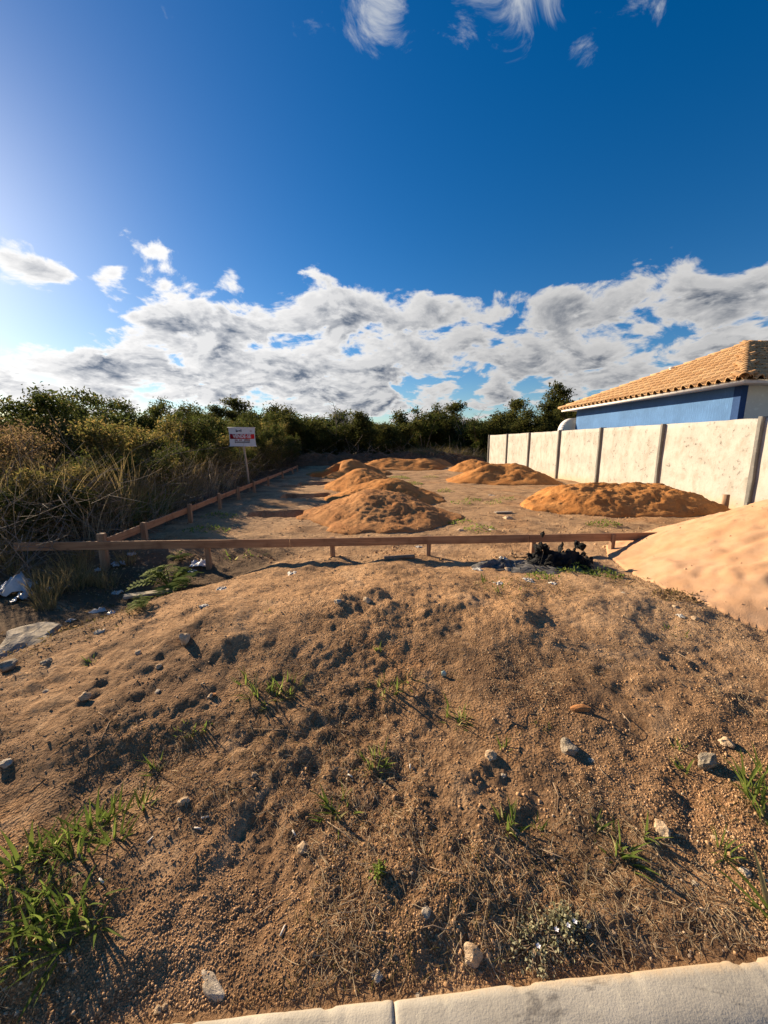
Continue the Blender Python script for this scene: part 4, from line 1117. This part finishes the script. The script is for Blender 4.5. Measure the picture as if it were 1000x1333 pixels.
# the dark sword-leaved plant at the right edge
rr = np.random.default_rng(8)
q = on_ground(1003, 1192)
nb = 9
V, Q = ribbons(np.zeros((nb, 3)) + rr.normal(size=(nb, 3)) * [.01, .01, 0], np.array([2.6, 2.9, 3.3, 2.2, 1.2, 4.4, 0.2, 5.2, 3.9]), np.array([.26, .17, .12, .2, .2, .18, .22, .2, .10]), np.full(nb, .021), np.full(nb, .8), np.full(nb, .5), 6, .3, .1, rr)
o = make('sword_plant', V, [Q], M['grass']); o.location = q; tag(o, 'dark green plant with stiff pointed sword leaves near the kerb', 'plant')
# grey felted herb with tiny white flowers
def herb(seed, n, rad, name, label, px_, py_):
    rr = np.random.default_rng(seed); q = on_ground(px_, py_)
    t = thing(name, label, 'plant', q)
    S = Geo(); tips = []
    for k in range(n):
        a = rr.uniform(0, 6.28); L = rad * rr.uniform(.4, 1.1); tt = np.linspace(0, 1, 5)
        p = np.stack([np.cos(a) * L * tt, np.sin(a) * L * tt * .8, 0.018 * np.sin(tt * 2.2) * rr.uniform(.5, 1.3)], 1) + rr.normal(size=(5, 3)) * .004
        p[:, 2] = np.maximum(p[:, 2], .004)
        tube(S, p, [.0022, .002, .0018, .0015, .001], 4); tips += [p[2], p[3], p[4], p[3], p[4]]
    S.make('stems', M['twig'], t)
    tips = np.array(tips); i = rr.integers(0, len(tips), 420)
    pos = tips[i] + rr.normal(size=(420, 3)) * np.array([.014, .014, .004]); pos[:, 2] = np.abs(pos[:, 2])
    V, T = leaves(pos, rr.uniform(.008, .018, 420), 0.62, 0.5, rr)
    make('foliage', V, [T], M['leaf_pale'], t)
    for k in range(2):
        p_ = tips[rr.integers(0, len(tips))] + np.array([0, 0, .022]); b = np.repeat(p_[None], 5, 0)
        a = np.arange(5) * 1.2566
        Vp = []; Tp = []
        for j in range(5):
            o_ = len(Vp); c_, s_ = math.cos(a[j]), math.sin(a[j])
            Vp += [p_, p_ + np.array([c_ * .006 - s_ * .003, s_ * .006 + c_ * .003, .003]), p_ + np.array([c_ * .009, s_ * .009, .004]), p_ + np.array([c_ * .006 + s_ * .003, s_ * .006 - c_ * .003, .003])]
            Tp += [[o_, o_ + 1, o_ + 2], [o_, o_ + 2, o_ + 3]]
        make('flower', np.array(Vp), [np.array(Tp)], M['petal'], t)
herb(3, 40, 0.12, 'felted_herb', 'grey green felted herb with tiny white flowers just behind the kerb', 700, 1228)
herb(4, 16, 0.05, 'felted_herb', 'small sprig of felted herb beside the flowering one', 735, 1200)
q = on_ground(492, 1135); rr = np.random.default_rng(12)
pos = rr.normal(size=(70, 3)) * np.array([.014, .014, .008]) + np.array([0, 0, .012]); pos[:, 2] = np.abs(pos[:, 2])
V, T = leaves(pos, rr.uniform(.012, .022, 70), .6, .6, rr); o = make('weed_rosette', V, [T], M['leaf_c']); o.location = q; tag(o, 'tiny bright green leafy weed on bare dirt above the kerb', 'weed')
# weeds by the charred heap and on the heaps
def weed_patch(seed, n, rad, x, y_, label, size=.04, mat='leaf_c', h=.10, group=None):
    rr = np.random.default_rng(seed); a = rr.uniform(0, 6.28, n); q = rad * np.sqrt(rr.random(n))
    pos = np.stack([np.cos(a) * q, np.sin(a) * q * .7, h * rr.random(n) * (1.1 - q / rad)], 1)
    pos[:, 2] += hgt(x + pos[:, 0], y_ + pos[:, 1]) - hz(x, y_)
    V, T = leaves(pos, rr.uniform(.5, 1.2, n) * size, .5, .8, rr)
    o = make('weed_patch', V, [T], M[mat]); o.location = (x, y_, hz(x, y_)); return tag(o, label, None, None, 'stuff')
for k, (px_, py_, n, rad) in enumerate(((745, 742, 260, .28), (785, 748, 200, .25), (705, 752, 120, .2))):
    q = on_ground(px_, py_); weed_patch(40 + k, n, rad, q.x, q.y, 'green weeds growing round the foot of the charred heap', .035, 'leaf_c', .09, 'weeds at the charred heap')
for k, (px_, py_, n, rad) in enumerate(((520, 622, 300, .5), (535, 630, 240, .5), (548, 648, 120, .35), (580, 640, 90, .3), (600, 655, 70, .3), (615, 652, 80, .3), (642, 655, 60, .25), (625, 690, 90, .3), (600, 682, 70, .3), (785, 683, 150, .35), (560, 622, 90, .4), (270, 690, 140, .4), (660, 650, 60, .25), (285, 672, 120, .4))):
    q = on_ground(px_, py_); weed_patch(60 + k, n, rad, q.x, q.y, 'sparse green weeds on the trodden soil beyond the front rail', .05, 'leaf_c', .12, 'weeds on the lot')

# ================================================================ stones, debris and litter
ROCKS = [rock_data('stone', 500 + k, M['stone'] if k % 3 else M['grey_stone'], 3, .9, .55 + .1 * (k % 3), 9) for k in range(7)]
def stone(px_, py_, w_px, k, label, group=None, cat='stone', name='stone', mat=None, fl=1.0, asp=1.0):
    q = on_ground(px_, py_); s = w_px / px_size(q) * 1.0
    o = link(name, ROCKS[k % 7] if mat is None else rock_data(name, 700 + int(px_), mat, 3, 1.0, .7, 9)); o.location = q - Vector((0, 0, s * .26)); o.rotation_euler = (random.uniform(-.25, .25), random.uniform(-.15, .15), random.uniform(0, 6.28)); o.scale = (s, s * asp, s * fl)
    return tag(o, label, cat, group)
st1 = 'small pale stone lying on the bare dirt'; gr1 = 'small stones on the dirt'
for k, (px_, py_, w) in enumerate(((130, 822, 14), (180, 850, 10), (110, 908, 14), (8, 993, 16), (240, 1042, 15), (395, 1103, 17), (492, 1268, 17), (555, 1188, 15), (862, 1080, 24), (945, 968, 18), (440, 783, 12), (478, 781, 13), (208, 868, 9), (60, 900, 9), (205, 900, 8), (755, 1197, 10), (830, 1184, 9), (970, 1135, 17), (275, 905, 10), (640, 985, 18), (655, 1010, 10), (770, 990, 9), (720, 1120, 8), (330, 1010, 9), (90, 1245, 10), (205, 1315, 12), (215, 1310, 8), (545, 1295, 9), (765, 1203, 12), (800, 1215, 9), (835, 1232, 8), (905, 1150, 9), (930, 1090, 9))):
    wh = 'just behind the kerb' if py_ > 1170 else 'on the bank near the hollow' if px_ < 290 and py_ < 1000 else 'on the slope below the sand pile' if px_ > 600 else 'on the middle of the bare slope'
    stone(px_, py_, w, k, 'small pale stone lying ' + wh, 'small stones ' + wh)
stone(615, 1248, 30, 2, 'tan block of stone casting a shadow beside the flowering herb', asp=.8, fl=1.1)
stone(275, 1276, 58, 0, 'long flat grey chip of stone near the kerb', mat=M['grey_stone'], fl=.45, asp=.45)
stone(742, 976, 26, 5, 'knobbly whitish lump of mortar on the dirt', mat=M['rubble'])
stone(915, 992, 38, 3, 'long whitish lump of mortar below the sand pile', mat=M['rubble'], asp=.55)
stone(243, 834, 22, 3, 'squared pale brick fragment on the edge of the rise', mat=M['stone'], asp=.7, fl=1.2)
stone(33, 838, 96, 1, 'big pitted slab of broken mortar lying in the hollow', cat='rubble', name='rubble_slab', mat=M['rubble'], fl=.72, asp=.75)
for px_, py_, w in ((12, 868, 22), (62, 862, 14)): stone(px_, py_, w, 1, 'lump of dark rubble under the mortar slab', 'rubble in the hollow', 'rubble', 'rubble_lump', M['rubble'])
for px_, py_, w in ((640, 735, 30), (662, 742, 18), (820, 700, 18), (640, 690, 12), (700, 660, 10), (718, 665, 14), (660, 675, 16), (880, 790, 12), (905, 805, 12), (812, 772, 10), (640, 645, 14), (550, 660, 10), (470, 700, 10), (600, 690, 12), (720, 700, 14)):
    stone(px_, py_, w, int(px_), 'pale chunk of rubble on the trodden soil around the rail', 'rubble chunks on the lot', 'rubble', 'rubble_chunk', fl=.7)
# orange clay shard standing up
q = on_ground(757, 922)
o = link('clay_shard', rock_data('clay_shard', 777, M['brick'], 2, .5, .45)); o.location = q - Vector((0, 0, .015)); o.scale = (.13, .055, .09); o.rotation_euler = (R(25), R(-8), R(-14))
tag(o, 'orange fired clay shard sticking out of the dirt', 'shard')
q = on_ground(278, 905); o = link('clay_shard', rock_data('clay_shard', 778, M['brick'], 2, .5, .4)); o.location = q; o.scale = (.045, .03, .03); tag(o, 'tiny red clay shard beside a pale stone', 'shard')
q = on_ground(578, 880)
g = Geo(); g.add([(-.018, 0, 0), (.012, -.004, 0), (.020, .006, .018), (.004, .012, .034), (-.016, .010, .026), (-.018, .004, 0), (.012, 0, 0), (.020, .010, .018), (.004, .016, .034), (-.016, .014, .026)], None, [[0, 1, 2], [0, 2, 3], [0, 3, 4], [5, 7, 6], [5, 8, 7], [5, 9, 8], [0, 6, 1], [0, 5, 6], [1, 7, 2], [1, 6, 7], [2, 8, 3], [2, 7, 8], [3, 9, 4], [3, 8, 9], [4, 5, 0], [4, 9, 5]])
o = g.make('glass_shard', M['glass']); o.location = q; tag(o, 'pale green glass shard standing in the dirt', 'glass')
# cigarette ends
g = Geo(); tube(g, [(0, 0, 0), (.012, .0, 0.0005), (.032, .001, 0)], [.0038, .0038, .0036], 8); CIG = g.data('cigarette_end', M['paper'], True)
for px_, py_ in ((381, 1082), (262, 1080), (453, 1009), (192, 1098), (365, 1219), (262, 1066), (534, 996), (130, 1145)):
    q = on_ground(px_, py_, .005); o = link('cigarette_end', CIG); o.location = q; o.rotation_euler = (0, random.uniform(-.2, .2), random.uniform(0, 6.28)); tag(o, 'white cigarette end lying on the dirt', 'cigarette', 'cigarette ends')
# crumpled plastic and paper in the hollow
def crumple(name, px_, py_, w_px, label, seed, mat='plastic', flat_=.6, group=None, dz=0):
    rr = np.random.default_rng(seed); q = on_ground(px_, py_, dz); s = w_px / px_size(q)
    n = 12; t = np.linspace(-.5, .5, n); U, Vv = np.meshgrid(t, t, indexing='ij')
    Z = (np.abs(fbm(U + seed, Vv, .35, 3, seed)) * 1.1 + .06) * flat_ * np.clip(1.3 - 2.2 * (U ** 2 + Vv ** 2), .1, 1)
    X = U + fbm(U, Vv + seed, .3, 2, seed + 4) * .25; Y = Vv * .8 + fbm(U + 9, Vv, .3, 2, seed + 5) * .25
    i = np.arange(n * n).reshape(n, n); Q = np.stack([i[:-1, :-1], i[1:, :-1], i[1:, 1:], i[:-1, 1:]], -1).reshape(-1, 4)
    A = np.stack([X, Y, Z], -1).reshape(-1, 3) * s; B = A - np.array([0, 0, .004])
    o = make(name, np.concatenate([A, B]), [np.concatenate([Q, Q[:, ::-1] + n * n])], M[mat]); o.location = q; o.rotation_euler = (0, 0, rr.uniform(0, 6.28))
    return tag(o, label, 'litter', group)
crumple('plastic_bag', 14, 772, 44, 'crumpled white plastic bag lying in the dark hollow', 3, flat_=1.0)
crumple('plastic_bag', 30, 779, 20, 'small white crumpled wrapper beside the white plastic bag', 5, flat_=.8)
for k, (px_, py_, w) in enumerate(((62, 768, 14), (85, 764, 12), (155, 735, 16), (153, 772, 12), (128, 742, 9), (128, 796, 14), (260, 735, 22), (92, 808, 9), (145, 798, 9), (22, 838, 14), (250, 745, 12), (172, 722, 10))):
    crumple('litter_scrap', px_, py_, w, 'scrap of pale litter on the ground near the hollow', 20 + k, 'paper' if k % 2 else 'plastic', .5, 'litter scraps by the hollow')
for k, (px_, py_, w) in enumerate(((380, 748, 14), (290, 768, 12), (265, 790, 10), (650, 760, 12), (688, 757, 14), (720, 760, 10), (885, 802, 9), (655, 728, 12), (622, 742, 12), (545, 712, 8))):
    crumple('litter_scrap', px_, py_, w, 'scrap of pale litter near the front rail', 50 + k, 'paper', .4, 'litter scraps by the rail')
# loose planks on the ground behind the rail
for k, (px_, py_, L, a, lab) in enumerate(((655, 668, .45, .3, 'short pale offcut lying behind the burnt heap'), (595, 676 + 0, .0, 0, ''), (910, 668, .7, -.25, 'grey plank lying against the foot of the long orange heap'), (520, 727, .42, .05, 'dark brown offcut lying flat under the front rail'), (195, 775, .5, .4, 'thin pale lath lying by the bright seedling'))):
    if not L: continue
    q = on_ground(px_, py_)
    o = bevel_box('offcut', -L / 2, L / 2, -.05, .05, -.01, .018, M['pole'] if k != 3 else M['stake'], None, .003, .002, 1, 3, 0); o.location = q + Vector((0, 0, .02)); o.rotation_euler = (0, random.uniform(-.04, .04), a); tag(o, lab, 'offcut')
# charred heap: burnt rubbish, black and jagged
q = on_ground(718, 738); ch = thing('charred_heap', 'black charred heap of burnt rubbish in front of the rail', 'burnt heap', q)
def jag(seed, rx, ry, h, n=34):
    rr = np.random.default_rng(seed); t = np.linspace(-1, 1, n); U, Vv = np.meshgrid(t, t, indexing='ij'); r_ = np.sqrt(U ** 2 + Vv ** 2) + fbm(U, Vv, .6, 3, seed) * .5
    Z = h * np.clip(1 - r_, 0, 1) * (1.15 + fbm(U, Vv, .5, 3, seed + 5, .5) * .6) + fbm(U, Vv, .22, 3, seed + 8, .55) * .04 * (r_ < 1)
    Z = np.where(r_ > .98, -.08, Z)
    i = np.arange(n * n).reshape(n, n); return np.stack([U * rx, Vv * ry, Z], -1).reshape(-1, 3), np.stack([i[:-1, :-1], i[1:, :-1], i[1:, 1:], i[:-1, 1:]], -1).reshape(-1, 4)
for nm, sd_, cx, cy, rx, ry, h, mt in (('ash_bed', 11, 0.0, -.1, .80, .42, .07, 'ash'), ('ash_bed', 13, -.62, .05, .42, .2, .07, 'ash'), ('charred_core', 9, .06, 0, .46, .22, .20, 'char')):
    V, Q = jag(sd_, rx, ry, h); o = make(nm, V, [Q], M[mt], ch); o.location = (cx, cy, .0)
CH = [rock_data('charred_chunk', 880 + k, M['char'], 3, 1.4, .9, 7) for k in range(5)]
rr = np.random.default_rng(71)
for k in range(150):
    pile = ((-.12, .02, .19, .46), (.15, .05, .17, .33), (.36, .02, .18, .34), (.05, -.08, .42, .16))[k % 4]
    d = rr.random() ** .6; a = rr.uniform(0, 6.28)
    x_, y_ = pile[0] + math.cos(a) * d * pile[2], pile[1] + math.sin(a) * d * pile[2] * .8
    s_ = rr.uniform(.04, .10)
    o = link('charred_chunk', CH[k % 5], ch); o.location = (x_, y_, max(0, pile[3] * (1 - min(1, d)) * rr.random() ** .7 - s_ * .3)); o.scale = (s_, s_ * rr.uniform(.5, 1), s_ * rr.uniform(.8, 1.7)); o.rotation_euler = (rr.uniform(-.7, .7), rr.uniform(-.7, .7), rr.uniform(0, 6.28))
rr = np.random.default_rng(77)
G = Geo()
for k in range(90):
    a = rr.uniform(0, 6.28); d = rr.uniform(.1, .75); p0 = np.array([math.cos(a) * d, math.sin(a) * d * .55 - .05, .02 + .05 * rr.random()]); dd = rr.normal(size=3) * np.array([1, 1, .35]); L = rr.uniform(.06, .22)
    tube(G, [p0, p0 + dd * L * .5, p0 + dd * L], [.005, .004, .003], 4)
G.make('burnt_sticks', M['char'], ch)
# dry leaf heap at the foot of the sand and other rotten litter
def leaf_litter(seed, n, rad, px_, py_, label, size=.03, mat='leaf_dry', h=.05):
    rr = np.random.default_rng(seed); q = on_ground(px_, py_); a = rr.uniform(0, 6.28, n); d = rad * np.sqrt(rr.random(n))
    P_ = np.stack([np.cos(a) * d, np.sin(a) * d * .6, h * rr.random(n) * (1.15 - d / rad)], 1)
    P_[:, 2] += hgt(q.x + P_[:, 0], q.y + P_[:, 1]) - q.z + .004
    V, T = leaves(P_, rr.uniform(.5, 1.3, n) * size, .3, 0, rr)
    o = make('leaf_litter', V, [T], M[mat]); o.location = q; return tag(o, label, None, None, 'stuff')
leaf_litter(1, 420, .26, 886, 778, 'dark rotten leaves heaped at the foot of the sand pile', .035, 'leaf_dry', .06)
leaf_litter(2, 260, .4, 820, 760, 'dry leaves strewn beside the charred heap', .03, 'leaf_dry', .02)
leaf_litter(3, 420, .6, 690, 765, 'dry leaves strewn in front of the charred heap', .03, 'leaf_dry', .02)
leaf_litter(4, 900, 1.0, 130, 770, 'dead leaves covering the hollow', .035, 'leaf_dry', .03)
leaf_litter(5, 600, .8, 60, 830, 'dead leaves round the mortar slab', .035, 'leaf_dry', .03)

# --- crumbs of soil, straw and twigs: nobody could count them
def crumbs(name, n, seed, yr, smin, smax, mat, label, mask=0.0, lim=1.25):
    rr = np.random.default_rng(seed)
    m_ = int(n * 3)
    y_ = yr[0] * (yr[1] / yr[0]) ** rr.random(m_); x = rr.uniform(-1, 1, m_) * (0.35 + lim * y_)
    dens = fbm(x, y_, .55, 3, seed + 1)
    keep = (dens + rr.normal(size=m_) * .18 > mask)
    keep &= y_ - .021 * x > .95
    x, y_ = x[keep][:n], y_[keep][:n]; k = len(x)
    s = smin + (smax - smin) * rr.random(k) ** 3
    base = np.array([[1, 0, 0], [-.5, .87, 0], [-.5, -.87, 0], [.3, .3, .8], [-.5, -.1, .75], [.3, -.5, .7]])
    V = base[None] * rr.uniform(.6, 1.25, (k, 6, 3))
    a = rr.uniform(0, 6.28, k); c_, s_ = np.cos(a)[:, None], np.sin(a)[:, None]
    V = np.stack([V[..., 0] * c_ - V[..., 1] * s_, V[..., 0] * s_ + V[..., 1] * c_, V[..., 2]], -1) * s[:, None, None] * .5
    V += np.stack([x, y_, hgt(x, y_) - s * .10], -1)[:, None]
    T = np.array([[0, 1, 3], [1, 4, 3], [1, 2, 4], [2, 5, 4], [2, 0, 5], [0, 3, 5], [3, 4, 5]])
    T = (T[None] + (np.arange(k) * 6)[:, None, None]).reshape(-1, 3)
    o = make(name, V.reshape(-1, 3), [T], mat); return tag(o, label, None, None, 'stuff')
crumbs('soil_crumbs', 110000, 1, (.9, 5.2), .004, .014, M['crumb'], 'loose crumbs of soil over the foreground dirt', .0)
crumbs('soil_clods', 4800, 2, (.9, 6.0), .009, .030, M['crumb'], 'larger clods of soil scattered over the dirt', .05)
crumbs('gravel', 2200, 3, (.9, 9.0), .006, .022, M['stone'], 'pale grit and pebbles scattered over the dirt', .02)
crumbs('soil_clods', 3500, 4, (5.0, 16.0), .02, .07, M['crumb'], 'clods scattered over the lot beyond the rail', .02, .8)
def straw(name, n, seed, yr, L0, L1, wid, mat, label, mask=.06):
    rr = np.random.default_rng(seed); m_ = n * 6
    y_ = yr[0] * (yr[1] / yr[0]) ** rr.random(m_); x = rr.uniform(-1, 1, m_) * (0.35 + 1.25 * y_)
    keep = (fbm(x, y_, .6, 3, seed + 5) + rr.normal(size=m_) * .06 > mask) & (y_ - .021 * x > .96)
    x, y_ = x[keep][:n], y_[keep][:n]; k = len(x)
    a = rr.uniform(0, 6.28, k); L = L0 + (L1 - L0) * rr.random(k) ** 2
    t = np.linspace(-.5, .5, 4)[None, :]
    bend = rr.normal(size=(k, 1)) * .18
    cx = x[:, None] + (np.cos(a)[:, None] * t - np.sin(a)[:, None] * bend * t ** 2 * 2) * L[:, None]
    cy = y_[:, None] + (np.sin(a)[:, None] * t + np.cos(a)[:, None] * bend * t ** 2 * 2) * L[:, None]
    tilt = rr.normal(size=(k, 1)) * .22
    cz = hgt(cx, cy) + .003 + np.maximum(0, tilt * t * L[:, None] + np.abs(tilt) * .2 * L[:, None]) + rr.random((k, 1)) * .006
    hw = wid * rr.uniform(.5, 1.4, (k, 1)) * np.array([[.7, 1, .9, .4]])
    off = np.stack([-np.sin(a)[:, None] * hw, np.cos(a)[:, None] * hw, hw * 0], -1)
    C = np.stack([cx, cy, cz], -1)
    V = np.stack([C + off, C - off, C + np.array([0, 0, 1]) * hw[..., None] * 1.2], 2).reshape(k, -1, 3)
    kk = np.arange(3)[:, None] * 3
    q_ = np.concatenate([np.concatenate([kk + 0, kk + 2, kk + 5, kk + 3], 1), np.concatenate([kk + 2, kk + 1, kk + 4, kk + 5], 1)], 0)
    Q = (q_[None] + (np.arange(k) * 12)[:, None, None]).reshape(-1, 4)
    o = make(name, V.reshape(-1, 3), [Q], mat); return tag(o, label, None, None, 'stuff')
straw('dry_straw', 13000, 3, (.9, 5.0), .012, .09, .0011, M['straw'], 'bits of dry straw and rootlets over the dirt', .05)
straw('dry_straw', 6500, 8, (.9, 5.0), .012, .05, .0014, M['leaf_dry'], 'dark shreds of dead grass over the dirt', .05)
# single twigs
for k, (px_, py_, px2, py2) in enumerate(((143, 940, 110, 995), (128, 928, 143, 940), (200, 800, 170, 828), (330, 950, 420, 962), (470, 965, 440, 950), (700, 1105, 755, 1128), (640, 1110, 690, 1150), (560, 1130, 610, 1145), (425, 1070, 470, 1105), (850, 1095, 900, 1115), (780, 1000, 800, 1020), (720, 1020, 725, 1062), (255, 1110, 225, 1150), (330, 1195, 380, 1170), (340, 1200, 352, 1180), (600, 1215, 612, 1255), (530, 1215, 590, 1215), (880, 850, 930, 880), (820, 840, 870, 848), (60, 1010, 20, 1030), (700, 915, 640, 955), (810, 930, 820, 955), (480, 1215, 520, 1225), (75, 1255, 120, 1240), (290, 905, 310, 880))):
    p0 = on_ground(px_, py_, .006); p1 = on_ground(px2, py2, .006); mid = (p0 + p1) / 2 + Vector((random.uniform(-.02, .02), random.uniform(-.02, .02), random.uniform(.0, .015)))
    mid.z = max(mid.z, hz(mid.x, mid.y) + .004)
    g = Geo(); r0 = random.uniform(.0016, .0032); tube(g, [(0, 0, 0), mid - p0, p1 - p0], [r0, r0 * .9, r0 * .6], 5)
    o = g.make('twig', M['twig']); o.location = p0; tag(o, 'thin dry twig lying on the dirt', 'twig', 'dry twigs on the dirt')
